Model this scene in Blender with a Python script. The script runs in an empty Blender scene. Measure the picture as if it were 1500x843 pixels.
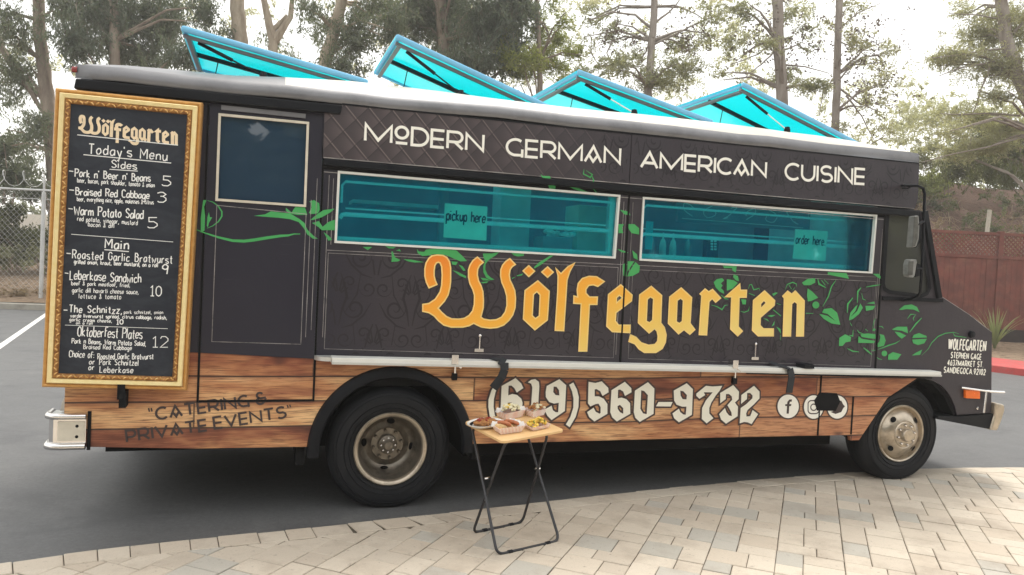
import bpy, bmesh, math, random
import numpy as np
from mathutils import Vector, Matrix, noise
from mathutils.geometry import tessellate_polygon
random.seed(7); rng = np.random.default_rng(7)
SC = bpy.context.scene
PI = math.pi
# ------------------------------------------------------------------ camera
CAM = Vector((0, -5.45221537, 1.82526736))
CR = Vector((0.94945894, -0.31003608, 0.0490443))
CU = Vector((-0.03709462, 0.04432543, 0.99832823))
CF = Vector((0.31169168, 0.94969094, -0.0305845))
FPX = 1115.77
cd = bpy.data.cameras.new('camera'); cam = bpy.data.objects.new('camera', cd); SC.collection.objects.link(cam)
cam.matrix_world = Matrix(((CR.x, CU.x, -CF.x, CAM.x), (CR.y, CU.y, -CF.y, CAM.y), (CR.z, CU.z, -CF.z, CAM.z), (0, 0, 0, 1)))
cd.sensor_fit = 'HORIZONTAL'; cd.sensor_width = 36; cd.lens = FPX / 1500 * 36; cd.clip_start = .05; cd.clip_end = 1500
SC.camera = cam
# ------------------------------------------------------------------ sky, sun, exposure
W = bpy.data.worlds.new('World'); SC.world = W; W.use_nodes = True
wn = W.node_tree.nodes; wl = W.node_tree.links; wn.clear()
sky = wn.new('ShaderNodeTexSky'); sky.sky_type = 'NISHITA'; sky.sun_disc = False
SUN_EL, SUN_AZ = math.radians(66), math.radians(28)      # azimuth clockwise from +y
sky.sun_elevation = SUN_EL; sky.sun_rotation = SUN_AZ; sky.dust_density = 4; sky.air_density = 1.4
mixc = wn.new('ShaderNodeMix'); mixc.data_type = 'RGBA'; mixc.inputs[0].default_value = .82
mixc.inputs[7].default_value = (8.6, 8.5, 8.15, 1)        # the overcast: an even bright cloud deck
bg = wn.new('ShaderNodeBackground'); bg.inputs['Strength'].default_value = .115
wo = wn.new('ShaderNodeOutputWorld')
wl.new(sky.outputs[0], mixc.inputs[6]); wl.new(mixc.outputs[2], bg.inputs[0]); wl.new(bg.outputs[0], wo.inputs[0])
sd = bpy.data.lights.new('sun', 'SUN'); sd.energy = 1.4; sd.angle = math.radians(16); sd.color = (1, .96, .9)
sun = bpy.data.objects.new('sun', sd); SC.collection.objects.link(sun)
sv = Vector((math.sin(SUN_AZ) * math.cos(SUN_EL), math.cos(SUN_AZ) * math.cos(SUN_EL), math.sin(SUN_EL)))
sun.rotation_euler = (-sv).to_track_quat('-Z', 'Y').to_euler()
vs = SC.view_settings
vs.view_transform = 'Standard'; vs.look = 'None'; vs.gamma = 1; vs.exposure = 0.92; vs.use_curve_mapping = False
SC.cycles.max_bounces = 8; SC.cycles.transparent_max_bounces = 12

# ------------------------------------------------------------------ measuring helpers
def ray(px, py): return CF + CR * ((px - 750) / FPX) + CU * ((421.5 - py) / FPX)
def P(px, py, y=0.0):                       # where a sight line meets the plane y = const (the truck side is y = 0)
    v = ray(px, py); t = (y - CAM.y) / v.y; return CAM + v * t
def D(px, py, w): return CAM + ray(px, py) * w
def UW(u, w, z=0.0):                        # ground coordinates along / away from the street
    r = Vector((.95057, -.3104, 0)); f = Vector((.3118, .95007, 0)); q = Vector((CAM.x, CAM.y, 0)) + r * u + f * w
    return Vector((q.x, q.y, z))
def lerp(a, b, t): return a + (b - a) * t
def interp(x, xs, ys):
    return float(np.interp(x, xs, ys))
# ------------------------------------------------------------------ objects
C = SC.collection
LOC = {}
def link(o, parent=None):
    C.objects.link(o)
    if parent: o.parent = parent
    return o
def tag(o, label, cat, group=None, kind=None):
    if label: o['label'] = label
    if cat: o['category'] = cat
    if group: o['group'] = group
    if kind: o['kind'] = kind
    return o
def thing(name, label, cat, loc=(0, 0, 0), group=None):
    o = bpy.data.objects.new(name, None); link(o); o.location = loc; o.empty_display_size = .1
    LOC[o.name] = Vector(loc); return tag(o, label, cat, group)
class MB:
    """collects geometry in world coordinates for ONE mesh object"""
    def __init__(s): s.v = []; s.f = []; s.m = []
    def add(s, vs, fs, mi=0):
        n = len(s.v); s.v += [tuple(p) for p in vs]; s.f += [tuple(i + n for i in f) for f in fs]; s.m += [mi] * len(fs); return s
    def box(s, x0, x1, y0, y1, z0, z1, mi=0):
        return s.hexa([(x0, y0, z0), (x1, y0, z0), (x1, y1, z0), (x0, y1, z0)], [(x0, y0, z1), (x1, y0, z1), (x1, y1, z1), (x0, y1, z1)], mi)
    def hexa(s, b, t, mi=0):
        n = len(b)
        return s.add(list(b) + list(t), [tuple(range(n - 1, -1, -1)), tuple(range(n, 2 * n))] + [(i, (i + 1) % n, n + (i + 1) % n, n + i) for i in range(n)], mi)
    def bar(s, a, b, w, h, up=(0, 0, 1), mi=0):
        a = Vector(a); b = Vector(b); d = (b - a).normalized(); u = Vector(up); r = d.cross(u).normalized() * w / 2; u = r.normalized().cross(d) * h / 2
        return s.hexa([a - r - u, a + r - u, b + r - u, b - r - u], [a - r + u, a + r + u, b + r + u, b - r + u], mi)
    def tube(s, pts, r, n=8, mi=0, cap=True):
        pts = [Vector(p) for p in pts]; rs = r if hasattr(r, '__len__') else [r] * len(pts); vs = []; fs = []
        ref = None
        for i, p in enumerate(pts):
            d = (pts[min(i + 1, len(pts) - 1)] - pts[max(i - 1, 0)]).normalized()
            if ref is None: ref = Vector((0, 0, 1)) if abs(d.z) < .9 else Vector((1, 0, 0))
            a = d.cross(ref).normalized(); b = a.cross(d).normalized(); ref = b
            for k in range(n):
                t = 2 * PI * k / n; vs.append(p + (a * math.cos(t) + b * math.sin(t)) * rs[i])
        for i in range(len(pts) - 1):
            for k in range(n): fs.append((i * n + k, i * n + (k + 1) % n, (i + 1) * n + (k + 1) % n, (i + 1) * n + k))
        if cap: fs += [tuple(range(n - 1, -1, -1)), tuple(range((len(pts) - 1) * n, len(pts) * n))]
        return s.add(vs, fs, mi)
    def lathe(s, prof, c, axis='y', n=48, mi=0, close=False):
        """prof: (radius, offset along axis)"""
        c = Vector(c); vs = []; fs = []
        for r, o in prof:
            for k in range(n):
                t = 2 * PI * k / n
                if axis == 'y': vs.append(c + Vector((r * math.cos(t), o, r * math.sin(t))))
                elif axis == 'z': vs.append(c + Vector((r * math.cos(t), r * math.sin(t), o)))
                else: vs.append(c + Vector((o, r * math.cos(t), r * math.sin(t))))
        m = len(prof)
        for i in range(m if close else m - 1):
            j = (i + 1) % m
            for k in range(n): fs.append((i * n + k, i * n + (k + 1) % n, j * n + (k + 1) % n, j * n + k))
        return s.add(vs, fs, mi)
    def slab(s, pts, y0, y1, holes=(), mi=0, sides=True):
        """polygon (x,z) with holes, front face at y0, back at y1"""
        loops = [[Vector((p[0], 0, p[1])) for p in L] for L in [pts] + list(holes)]
        tris = tessellate_polygon([[Vector((p.x, p.z, 0)) for p in L] for L in loops])
        flat = [p for L in loops for p in L]; n = len(flat)
        vs = [(p.x, y0, p.z) for p in flat] + [(p.x, y1, p.z) for p in flat]; fs = []
        for t in tris:
            a, b, c_ = (flat[i] for i in t)
            cr = (b.x - a.x) * (c_.z - a.z) - (b.z - a.z) * (c_.x - a.x)
            if abs(cr) < 1e-12: continue
            t = t if cr > 0 else (t[0], t[2], t[1])
            fs.append(t); 
            if sides: fs.append((t[2] + n, t[1] + n, t[0] + n))
        if sides:
            o = 0
            for L in loops:
                m = len(L)
                for i in range(m): fs.append((o + i, o + (i + 1) % m, o + (i + 1) % m + n, o + i + n))
                o += m
        return s.add(vs, fs, mi)
    def build(s, name, mats, parent=None, smooth=False, kind=None, bevel=0, fixn=True):
        me = bpy.data.meshes.new(name)
        off = LOC.get(parent.name, Vector((0, 0, 0))) if parent else Vector((0, 0, 0))
        me.from_pydata([(p[0] - off.x, p[1] - off.y, p[2] - off.z) for p in s.v], [], s.f)
        for m in (mats if isinstance(mats, (list, tuple)) else [mats]): me.materials.append(m)
        if any(s.m): me.polygons.foreach_set('material_index', s.m)
        if fixn:
            bm = bmesh.new(); bm.from_mesh(me); bmesh.ops.recalc_face_normals(bm, faces=bm.faces)
            bm.to_mesh(me); bm.free()
        if smooth:
            me.polygons.foreach_set('use_smooth', [True] * len(me.polygons))
            me.set_sharp_from_angle(angle=math.radians(40))
        o = bpy.data.objects.new(name, me); link(o, parent); LOC[o.name] = off
        if kind: o['kind'] = kind
        if bevel:
            md = o.modifiers.new('bevel', 'BEVEL'); md.width = bevel; md.segments = 2; md.limit_method = 'ANGLE'
        return o
# ------------------------------------------------------------------ materials
MATS = {}
class NT:
    def __init__(s, name):
        s.m = bpy.data.materials.new(name); s.m.use_nodes = True; s.n = s.m.node_tree.nodes; s.l = s.m.node_tree.links
        s.b = s.n['Principled BSDF']; s.out = s.n['Material Output']
    def node(s, t, **kw):
        x = s.n.new(t)
        for k, v in kw.items():
            if k.startswith('i_'):
                k2 = k[2:]; k2 = int(k2) if k2.isdigit() else k2.replace('_', ' ')
                if hasattr(v, 'node') or isinstance(v, bpy.types.NodeSocket): s.l.new(v, x.inputs[k2])
                else: x.inputs[k2].default_value = v
            else: setattr(x, k, v)
        return x
    def put(s, x, v):
        if isinstance(v, bpy.types.NodeSocket): s.l.new(v, x)
        else: x.default_value = v
    def math(s, op, a, b=0, c=0):
        x = s.n.new('ShaderNodeMath'); x.operation = op; s.put(x.inputs[0], a); s.put(x.inputs[1], b); s.put(x.inputs[2], c); return x.outputs[0]
    def mix(s, f, a, b, mode='MIX'):
        x = s.n.new('ShaderNodeMix'); x.data_type = 'RGBA'; x.blend_type = mode; s.put(x.inputs[0], f)
        for i, v in ((6, a), (7, b)): s.put(x.inputs[i], v if isinstance(v, bpy.types.NodeSocket) else (*v, 1) if len(v) == 3 else v)
        return x.outputs[2]
    def pos(s): return s.node('ShaderNodeNewGeometry').outputs['Position']
    def objc(s): return s.node('ShaderNodeTexCoord').outputs['Object']
    def mapv(s, v, scale=(1, 1, 1), rot=(0, 0, 0), loc=(0, 0, 0)):
        x = s.node('ShaderNodeMapping'); s.l.new(v, x.inputs[0]); x.inputs['Scale'].default_value = scale; x.inputs['Rotation'].default_value = rot; x.inputs['Location'].default_value = loc; return x.outputs[0]
    def noise(s, v, scale, detail=4, rough=.55, dist=0):
        x = s.node('ShaderNodeTexNoise'); s.l.new(v, x.inputs['Vector']); x.inputs['Scale'].default_value = scale; x.inputs['Detail'].default_value = detail; x.inputs['Roughness'].default_value = rough; x.inputs['Distortion'].default_value = dist; return x.outputs['Fac']
    def ramp(s, f, stops):
        x = s.node('ShaderNodeValToRGB'); s.l.new(f, x.inputs[0]); e = x.color_ramp.elements
        while len(e) > 1: e.remove(e[-1])
        e[0].position = stops[0][0]; c = stops[0][1]; e[0].color = (*c, 1) if hasattr(c, '__len__') else (c, c, c, 1)
        for p, c in stops[1:]:
            k = e.new(p); k.color = (*c, 1) if hasattr(c, '__len__') else (c, c, c, 1)
        return x.outputs[0]
    def bump(s, h, strength=.3, dist=.01):
        x = s.node('ShaderNodeBump'); s.l.new(h, x.inputs['Height']); x.inputs['Strength'].default_value = strength; x.inputs['Distance'].default_value = dist; s.l.new(x.outputs[0], s.b.inputs['Normal'])
    def set(s, col=None, rough=None, metal=None, spec=None, **k):
        if col is not None: s.put(s.b.inputs['Base Color'], col if isinstance(col, bpy.types.NodeSocket) else (*col, 1))
        if rough is not None: s.put(s.b.inputs['Roughness'], rough)
        if metal is not None: s.put(s.b.inputs['Metallic'], metal)
        if spec is not None: s.b.inputs['Specular IOR Level'].default_value = spec
        return s
def plain(name, col, rough=.5, metal=0, spec=.5, var=.12, scale=6, bump=0, bscale=60, dirt=None):
    t = NT(name); p = t.objc(); n = t.noise(p, scale, 5)
    c = t.mix(1, t.node('ShaderNodeRGB').outputs[0], t.ramp(n, [(.25, 1 - var), (.75, 1 + var)]), 'MULTIPLY')
    for x in t.n:
        if x.type == 'RGB': x.outputs[0].default_value = (*col, 1)
    if dirt:
        d = t.noise(p, dirt[1], 6, .7); c = t.mix(t.ramp(d, [(.5, 0), (.72, dirt[2])]), c, dirt[0])
    t.set(c, t.ramp(n, [(.2, max(0, rough - .08)), (.8, min(1, rough + .08))]), metal, spec)
    if bump: t.bump(t.noise(p, bscale, 6, .65), bump, .01)
    return t.m
# ------------------------------------------------------------------ the materials of the truck and its surroundings
def m_wrap():
    """matt dark vinyl with a tone-on-tone damask print"""
    t = NT('dark_damask_vinyl'); p = t.pos(); sp = t.node('ShaderNodeSeparateXYZ', i_0=p)
    x, z = sp.outputs[0], sp.outputs[2]
    T = .30
    u = t.math('PINGPONG', x, T); row = t.math('FLOOR', t.math('DIVIDE', z, T * 1.25))
    u = t.math('PINGPONG', t.math('ADD', x, t.math('MULTIPLY', row, T)), T); v = t.math('MODULO', t.math('ADD', z, 10), T * 1.25)
    cv = t.node('ShaderNodeCombineXYZ', i_0=u, i_1=v, i_2=0.0).outputs[0]
    w = t.node('ShaderNodeTexWave', wave_type='RINGS', rings_direction='SPHERICAL'); t.l.new(cv, w.inputs[0])
    w.inputs['Scale'].default_value = 5; w.inputs['Distortion'].default_value = 11; w.inputs['Detail'].default_value = 1.5; w.inputs['Detail Scale'].default_value = 1.1
    pat = t.ramp(w.outputs['Fac'], [(.30, 0), (.42, 1), (.58, 1), (.70, 0)])
    fade = t.ramp(t.noise(p, 1.1, 2), [(.3, .25), (.55, 1)])
    side = t.math('GREATER_THAN', x, .37); pat = t.math('MULTIPLY', t.math('MULTIPLY', pat, fade), side)
    base = t.mix(t.noise(p, 1.6, 5), (.031, .026, .034), (.047, .039, .046))
    rear = t.node('ShaderNodeMapRange', i_0=x, i_1=.3, i_2=.9, i_3=1.0, i_4=0.0).outputs[0]
    base = t.mix(rear, base, t.mix(t.noise(p, 1.2, 4), (.012, .012, .024), (.019, .017, .029)))
    c = t.mix(t.math('MULTIPLY', pat, .22), base, (.016, .013, .020))
    # quilted print on the upper band, fading out to the right
    a = t.math('DIVIDE', t.math('ADD', x, t.math('MULTIPLY', z, .92)), .165); b = t.math('DIVIDE', t.math('SUBTRACT', x, t.math('MULTIPLY', z, .92)), .165)
    fa, fb = t.math('FRACT', a), t.math('FRACT', b)
    la = t.math('LESS_THAN', fa, .07); lb = t.math('LESS_THAN', fb, .05); ld = t.math('GREATER_THAN', fa, .9)
    band = t.math('MULTIPLY', t.math('GREATER_THAN', z, 2.49), t.ramp(x, [(0, 1), (1, 1)]))
    q = t.node('ShaderNodeMapRange', i_0=x, i_1=1.3, i_2=2.75, i_3=1.0, i_4=0.0).outputs[0]
    q = t.math('MULTIPLY', t.math('MULTIPLY', q, t.math('GREATER_THAN', z, 2.492)), t.math('GREATER_THAN', x, .364))
    shade = t.math('MULTIPLY', fa, fb)
    qc = t.mix(shade, (.050, .040, .044), (.115, .090, .092))
    qc = t.mix(t.math('MULTIPLY', la, .55), qc, (.24, .19, .18)); qc = t.mix(t.math('MULTIPLY', t.math('MAXIMUM', lb, ld), .6), qc, (.030, .024, .028))
    c = t.mix(q, c, qc)
    scr = t.noise(t.mapv(p, (1, 1, 60)), 3, 3); c = t.mix(t.ramp(scr, [(.68, 0), (.75, .18)]), c, (.18, .17, .17))
    t.set(c, t.ramp(t.noise(p, 3, 4), [(.2, .34), (.8, .52)]), 0, .45)
    t.bump(t.noise(t.mapv(p, (1, 1, .6)), 3.5, 4, .55), .45, .014)
    return t.m
def m_wood():
    """printed planks: rows told apart by tone, knots and dark joints are ink on the wrap"""
    t = NT('printed_plank_vinyl'); p = t.pos(); sp = t.node('ShaderNodeSeparateXYZ', i_0=p); x, z = sp.outputs[0], sp.outputs[2]
    tilt = t.math('ADD', z, t.math('MULTIPLY', t.noise(t.mapv(p, (.5, .5, .2)), 1.2, 1), .05))
    r = t.math('DIVIDE', t.math('SUBTRACT', tilt, .47 - .174 * 2), .174); row = t.math('FLOOR', r); fr = t.math('FRACT', r)
    jx = t.math('ADD', t.math('DIVIDE', x, 3.1), t.math('MULTIPLY', row, .377)); col = t.math('FLOOR', jx)
    wn_ = t.node('ShaderNodeTexWhiteNoise', noise_dimensions='2D'); t.l.new(t.node('ShaderNodeCombineXYZ', i_0=row, i_1=col).outputs[0], wn_.inputs[0])
    tone = wn_.outputs['Value']
    sh = t.node('ShaderNodeCombineXYZ', i_0=t.math('ADD', x, t.math('MULTIPLY', tone, 7)), i_1=0.0, i_2=z).outputs[0]
    big = t.noise(t.mapv(sh, (.9, 1, 3.5)), 1.5, 3, .6, .3)
    grain = t.noise(t.mapv(sh, (1.2, 1, 26)), 4, 6, .65, .5)
    c = t.ramp(t.math('ADD', t.math('MULTIPLY', big, .75), t.math('MULTIPLY', tone, .3)), [(.32, (.085, .028, .020)), (.43, (.30, .105, .055)), (.53, (.56, .27, .12)), (.66, (.82, .52, .26))])
    # redder, darker print towards the rear and the nose
    redx = t.node('ShaderNodeMapRange', i_0=x, i_1=2.4, i_2=4.4, i_3=0.0, i_4=.85).outputs[0]
    c = t.mix(redx, c, t.mix(1, c, (.62, .42, .42), 'MULTIPLY'))
    redl = t.node('ShaderNodeMapRange', i_0=x, i_1=-.8, i_2=.3, i_3=.2, i_4=0.0).outputs[0]
    c = t.mix(redl, c, t.mix(1, c, (.68, .5, .48), 'MULTIPLY'))
    top = t.node('ShaderNodeMapRange', i_0=z, i_1=.86, i_2=1.0, i_3=0.0, i_4=.5).outputs[0]
    c = t.mix(top, c, t.mix(1, c, (.66, .5, .5), 'MULTIPLY'))
    c = t.mix(t.ramp(grain, [(.36, .75), (.52, 0)]), c, (.11, .03, .018))
    c = t.mix(t.ramp(grain, [(.6, 0), (.75, .35)]), c, (.8, .5, .22))
    kn = t.noise(t.mapv(sh, (1, 1, 2.2)), 2.3, 2); c = t.mix(t.ramp(kn, [(.66, 0), (.74, .85)]), c, (.07, .022, .018))
    jt = t.math('FRACT', jx); seam = t.math('MAXIMUM', t.math('LESS_THAN', fr, .062), t.math('MULTIPLY', t.math('LESS_THAN', jt, .004), .8))
    soft = t.node('ShaderNodeMapRange', i_0=fr, i_1=.86, i_2=1.0, i_3=0.0, i_4=.45).outputs[0]
    c = t.mix(soft, c, (.12, .035, .03)); c = t.mix(t.math('MULTIPLY', seam, .9), c, (.022, .012, .014))
    t.set(c, .42, 0, .4); t.bump(t.noise(p, 5, 3), .15, .01)
    return t.m
def m_title():
    """printed letters: the ink runs from orange to pale yellow"""
    t = NT('gold_gradient_print'); p = t.pos(); sp = t.node('ShaderNodeSeparateXYZ', i_0=p)
    f = t.math('ADD', t.math('MULTIPLY', t.math('SUBTRACT', sp.outputs[0], 1.1), .20), t.math('MULTIPLY', t.math('SUBTRACT', 1.9, sp.outputs[2]), .75))
    c = t.ramp(f, [(0, (.80, .20, .02)), (.22, (.90, .34, .03)), (.5, (.90, .45, .05)), (.75, (.86, .58, .13)), (1.0, (.84, .66, .22))])
    t.set(c, .45, 0, .4); return t.m
def m_glass_tint(name, tr, dif, k, gl=.1, rough=.02, tl=.5):
    t = NT(name); t.n.remove(t.b)
    a = t.node('ShaderNodeBsdfTransparent'); a.inputs[0].default_value = (*tr, 1)
    b = t.node('ShaderNodeBsdfDiffuse'); b.inputs[0].default_value = (*dif, 1)
    b2 = t.node('ShaderNodeBsdfTranslucent'); b2.inputs[0].default_value = (*dif, 1)
    g = t.node('ShaderNodeBsdfGlossy'); g.inputs[1].default_value = rough; g.inputs[0].default_value = (1, 1, 1, 1)
    nb = t.noise(t.pos(), 1.3, 3)
    bp = t.node('ShaderNodeBump'); t.l.new(nb, bp.inputs['Height']); bp.inputs['Strength'].default_value = .03; bp.inputs['Distance'].default_value = .02
    t.l.new(bp.outputs[0], g.inputs['Normal'])
    ad = t.node('ShaderNodeAddShader'); m1 = t.node('ShaderNodeMixShader'); m1.inputs[0].default_value = tl
    t.l.new(b.outputs[0], m1.inputs[1]); t.l.new(b2.outputs[0], m1.inputs[2])
    m2 = t.node('ShaderNodeMixShader'); m2.inputs[0].default_value = k; t.l.new(a.outputs[0], m2.inputs[1]); t.l.new(m1.outputs[0], m2.inputs[2])
    fr = t.node('ShaderNodeFresnel'); fr.inputs[0].default_value = 1.5
    m3 = t.node('ShaderNodeMixShader'); t.l.new(t.node('ShaderNodeClamp', i_0=t.math('ADD', fr.outputs[0], gl)).outputs[0], m3.inputs[0]); t.l.new(m2.outputs[0], m3.inputs[1]); t.l.new(g.outputs[0], m3.inputs[2])
    t.l.new(m3.outputs[0], t.out.inputs[0]); return t.m
def m_asphalt():
    t = NT('asphalt'); p = t.pos(); big = t.noise(p, .35, 5, .6); fine = t.noise(p, 28, 8, .95); mid = t.noise(p, 2.2, 8, .75)
    c = t.mix(big, (.082, .086, .092), (.165, .163, .158)); c = t.mix(t.ramp(fine, [(.38, .65), (.58, 0)]), c, (.05, .05, .052))
    c = t.mix(t.ramp(mid, [(.56, 0), (.75, .35)]), c, (.24, .235, .22))
    st = t.noise(t.mapv(p, (1, 1.6, 1)), .8, 6, .7, .6); c = t.mix(t.ramp(st, [(.52, 0), (.66, .7)]), c, (.066, .066, .07))
    vo = t.node('ShaderNodeTexVoronoi', feature='DISTANCE_TO_EDGE'); t.l.new(t.mapv(p, (.33, .33, .33)), vo.inputs[0]); vo.inputs['Scale'].default_value = 1
    ds = t.math('ADD', vo.outputs['Distance'], t.math('MULTIPLY', t.noise(p, 3, 5), .06))
    c = t.mix(t.math('MULTIPLY', t.math('LESS_THAN', ds, .022), .75), c, (.025, .025, .027))
    t.set(c, t.ramp(mid, [(.2, .48), (.8, .68)]), 0, .5); t.bump(fine, .45, .006); return t.m
def m_paver(name, a, b):
    t = NT(name); p = t.pos(); oi = t.node('ShaderNodeObjectInfo').outputs['Random']
    rnd = t.node('ShaderNodeNewGeometry').outputs['Random Per Island']
    k = t.math('FRACT', t.math('ADD', oi, rnd)); n = t.noise(p, 9, 6, .7); f = t.noise(p, 120, 3, .7)
    c = t.mix(t.math('ADD', t.math('MULTIPLY', k, .75), t.math('MULTIPLY', n, .35)), a, b)
    c = t.mix(t.ramp(t.noise(p, 2.1, 5, .7), [(.50, 0), (.72, .5)]), c, (.27, .215, .165))
    c = t.mix(t.ramp(t.noise(p, 30, 4, .7), [(.62, 0), (.70, .5)]), c, (.15, .12, .10))
    c = t.mix(t.ramp(f, [(.3, .2), (.5, 0)]), c, (.2, .17, .13))
    t.set(c, .8, 0, .3); t.bump(f, .5, .004); return t.m
def m_leaf(name, a, b, trans=.45):
    t = NT(name); rnd = t.node('ShaderNodeNewGeometry').outputs['Random Per Island']; n = t.noise(t.pos(), .9, 3)
    c = t.mix(t.math('ADD', t.math('MULTIPLY', rnd, .6), t.math('MULTIPLY', n, .4)), a, b)
    t.set(c, .55, 0, .35)
    tr = t.node('ShaderNodeBsdfTranslucent'); t.l.new(t.mix(1, c, (1.5, 1.5, .9), 'MULTIPLY'), tr.inputs[0])
    mx = t.node('ShaderNodeMixShader'); mx.inputs[0].default_value = trans
    t.l.new(t.b.outputs[0], mx.inputs[1]); t.l.new(tr.outputs[0], mx.inputs[2]); t.l.new(mx.outputs[0], t.out.inputs[0]); return t.m
def m_bark(name, a, b, s=1):
    t = NT(name); p = t.pos(); n = t.noise(t.mapv(p, (3, 3, .8)), 1.2 * s, 6, .65, .4)
    t.set(t.ramp(n, [(.3, a), (.5, tuple((x + y) / 2 for x, y in zip(a, b))), (.68, b)]), .85, 0, .2); t.bump(n, .5, .04); return t.m
def m_dirt(name, a, b, c3, bs=.6):
    t = NT(name); p = t.pos(); n = t.noise(p, .5, 6, .7); f = t.noise(p, 14, 5, .75); c = t.mix(n, a, b)
    c = t.mix(t.ramp(f, [(.5, 0), (.62, .7)]), c, c3); c = t.mix(t.ramp(t.noise(p, 5, 4), [(.35, .6), (.5, 0)]), c, tuple(q * .35 for q in a))
    t.set(c, .95, 0, .15); t.bump(f, bs, .08); return t.m
def m_goldframe(name, a, b, rough):
    t = NT(name); p = t.pos(); n = t.noise(p, 30, 4, .6)
    t.set(t.mix(t.ramp(n, [(.3, 0), (.7, 1)]), a, b), rough, .35, .5); t.bump(t.noise(p, 45, 3), .15, .004); return t.m
def m_board():
    t = NT('chalkboard_slate'); p = t.pos(); n = t.noise(t.mapv(p, (1, 1, 2)), 3, 6, .7, .8)
    c = t.mix(t.ramp(n, [(.45, 0), (.8, .5)]), (.016, .020, .030), (.065, .075, .09)); t.set(c, .6, 0, .35); return t.m
M = dict(
    wrap=m_wrap(), wood=m_wood(), title=m_title(), asphalt=m_asphalt(), slate=m_board(),
    white_ink=plain('cream_white_print', (.90, .88, .80), .5, var=.03), digit_ink=plain('ivory_print', (.82, .79, .67), .5, var=.05), brown_ink=plain('dark_brown_print', (.05, .033, .032), .5), green=plain('green_print', (.055, .36, .10), .45, var=.15, scale=3),
    dark_ink=plain('black_print', (.02, .018, .02), .5), outline_ink=plain('brown_outline_print', (.06, .035, .03), .5), gold_edge=plain('pale_gold_print', (.88, .62, .22), .5),
    chalk=plain('white_chalk', (.86, .86, .84), .9, var=.1, scale=40), chalk_cream=plain('cream_chalk', (.86, .70, .48), .9, var=.12, scale=30),
    black=plain('satin_black_trim', (.006, .007, .010), .5, spec=.2), rubber=plain('tyre_rubber', (.007, .008, .011), .6, spec=.3, bump=.2, bscale=80, dirt=((.03, .028, .028), 6, .3)), worn=plain('worn_vinyl_edge', (.30, .28, .27), .5, var=.5, scale=5, dirt=((.05, .045, .05), 7, 1.0)),
    dull_black=plain('dull_black_underbody', (.010, .010, .011), .9, spec=.15),
    chrome=plain('polished_steel', (.72, .70, .68), .16, 1, var=.06), rim=plain('weathered_wheel_steel', (.50, .43, .34), .33, .75, var=.22, scale=9, dirt=((.10, .07, .05), 12, .5)),
    rimdark=plain('rusty_brake_dusted_steel', (.22, .195, .16), .38, .7, var=.35, scale=16, dirt=((.06, .03, .02), 14, .6)),
    alu=plain('brushed_aluminium', (.62, .62, .59), .42, .55, var=.08, scale=5), alu_light=plain('white_aluminium', (.74, .74, .70), .4, .1, var=.05),
    roofgrey=plain('grey_roof_gutter', (.19, .19, .20), .42, .2, var=.14, scale=2.5, dirt=((.10, .10, .11), 3, .55)),
    roofwhite=plain('white_roof_coating', (.58, .55, .48), .5, var=.07, scale=1.5, dirt=((.42, .40, .36), 4, .5)),
    cream_trim=plain('cream_window_trim', (.62, .57, .47), .5, var=.15, scale=12), steel_in=plain('interior_stainless', (.45, .47, .48), .35, .6), inwall=plain('interior_wall', (.30, .34, .38), .6, var=.3, scale=2),
    indark=plain('interior_dark', (.05, .06, .07), .6), inlight=plain('interior_pale', (.86, .88, .84), .6), paper=plain('paper_sign', (.90, .92, .74), .8),
    amber=plain('amber_lens', (.85, .16, .01), .25), strap=plain('black_webbing', (.02, .023, .028), .75),
    concrete=plain('concrete', (.30, .28, .24), .9, var=.2, scale=4, bump=.3, dirt=((.16, .14, .12), 3, .5)), redkerb=plain('red_kerb_paint', (.45, .065, .06), .75, var=.2, scale=4, dirt=((.25, .18, .16), 5, .5)),
    fencewood=plain('red_stained_wood', (.150, .044, .032), .75, var=.35, scale=3, dirt=((.22, .09, .06), 2.5, .8), bump=.2), wallbrown=plain('dark_block_wall', (.035, .025, .024), .9, var=.3),
    galv=plain('galvanised_steel', (.55, .55, .54), .5, .3, var=.15), line=plain('white_road_paint', (.66, .65, .62), .8, var=.2, scale=5),
    table=plain('beech_veneer', (.72, .47, .22), .42, var=.1, scale=3), tableleg=plain('black_steel_tube', (.03, .03, .034), .35, .2),
    sausage=plain('grilled_sausage', (.42, .13, .045), .35, var=.4, scale=60), crumb=plain('fried_crumb', (.40, .17, .05), .7, var=.6, scale=90, bump=.8, bscale=150), red_sauce=plain('red_relish', (.35, .03, .02), .4, var=.4, scale=70),
    potato=plain('yellow_potato', (.80, .56, .10), .5, var=.3, scale=70), herbs=plain('chopped_herbs', (.10, .2, .03), .6), bun=plain('bread_roll', (.72, .48, .22), .6, var=.3, scale=50), kraut=plain('pale_kraut', (.78, .72, .50), .5, var=.2, scale=80),
    plate=plain('white_plate', (.82, .80, .76), .3, var=.02), paper_white=plain('white_paper', (.84, .82, .80), .8, var=.03),
)
def m_check():
    t = NT('red_check_paper'); p = t.objc(); ck = t.node('ShaderNodeTexChecker'); t.l.new(t.mapv(p, (1, 1, 1), (0.3, 0.2, .4)), ck.inputs[0]); ck.inputs['Scale'].default_value = 160
    ck.inputs[1].default_value = (.86, .8, .76, 1); ck.inputs[2].default_value = (.78, .52, .46, 1); t.set(ck.outputs[0], .7, 0, .3); return t.m
M['check'] = m_check()
M['tintglass'] = m_glass_tint('cyan_tinted_pane', (.50, .98, .97), (.008, .42, .92), .085, -.025, .03)
M['cyan'] = m_glass_tint('cyan_acrylic', (.0, .85, .88), (.0, .93, .97), .80, -.04, .3, tl=.95)
M['blue_edge'] = plain('sky_blue_panel_edge', (.19, .52, .78), .4, var=.06)
M['doorglass'] = m_glass_tint('dark_blue_tinted_pane', (.02, .04, .055), (.045, .10, .17), .9, .03)
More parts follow.
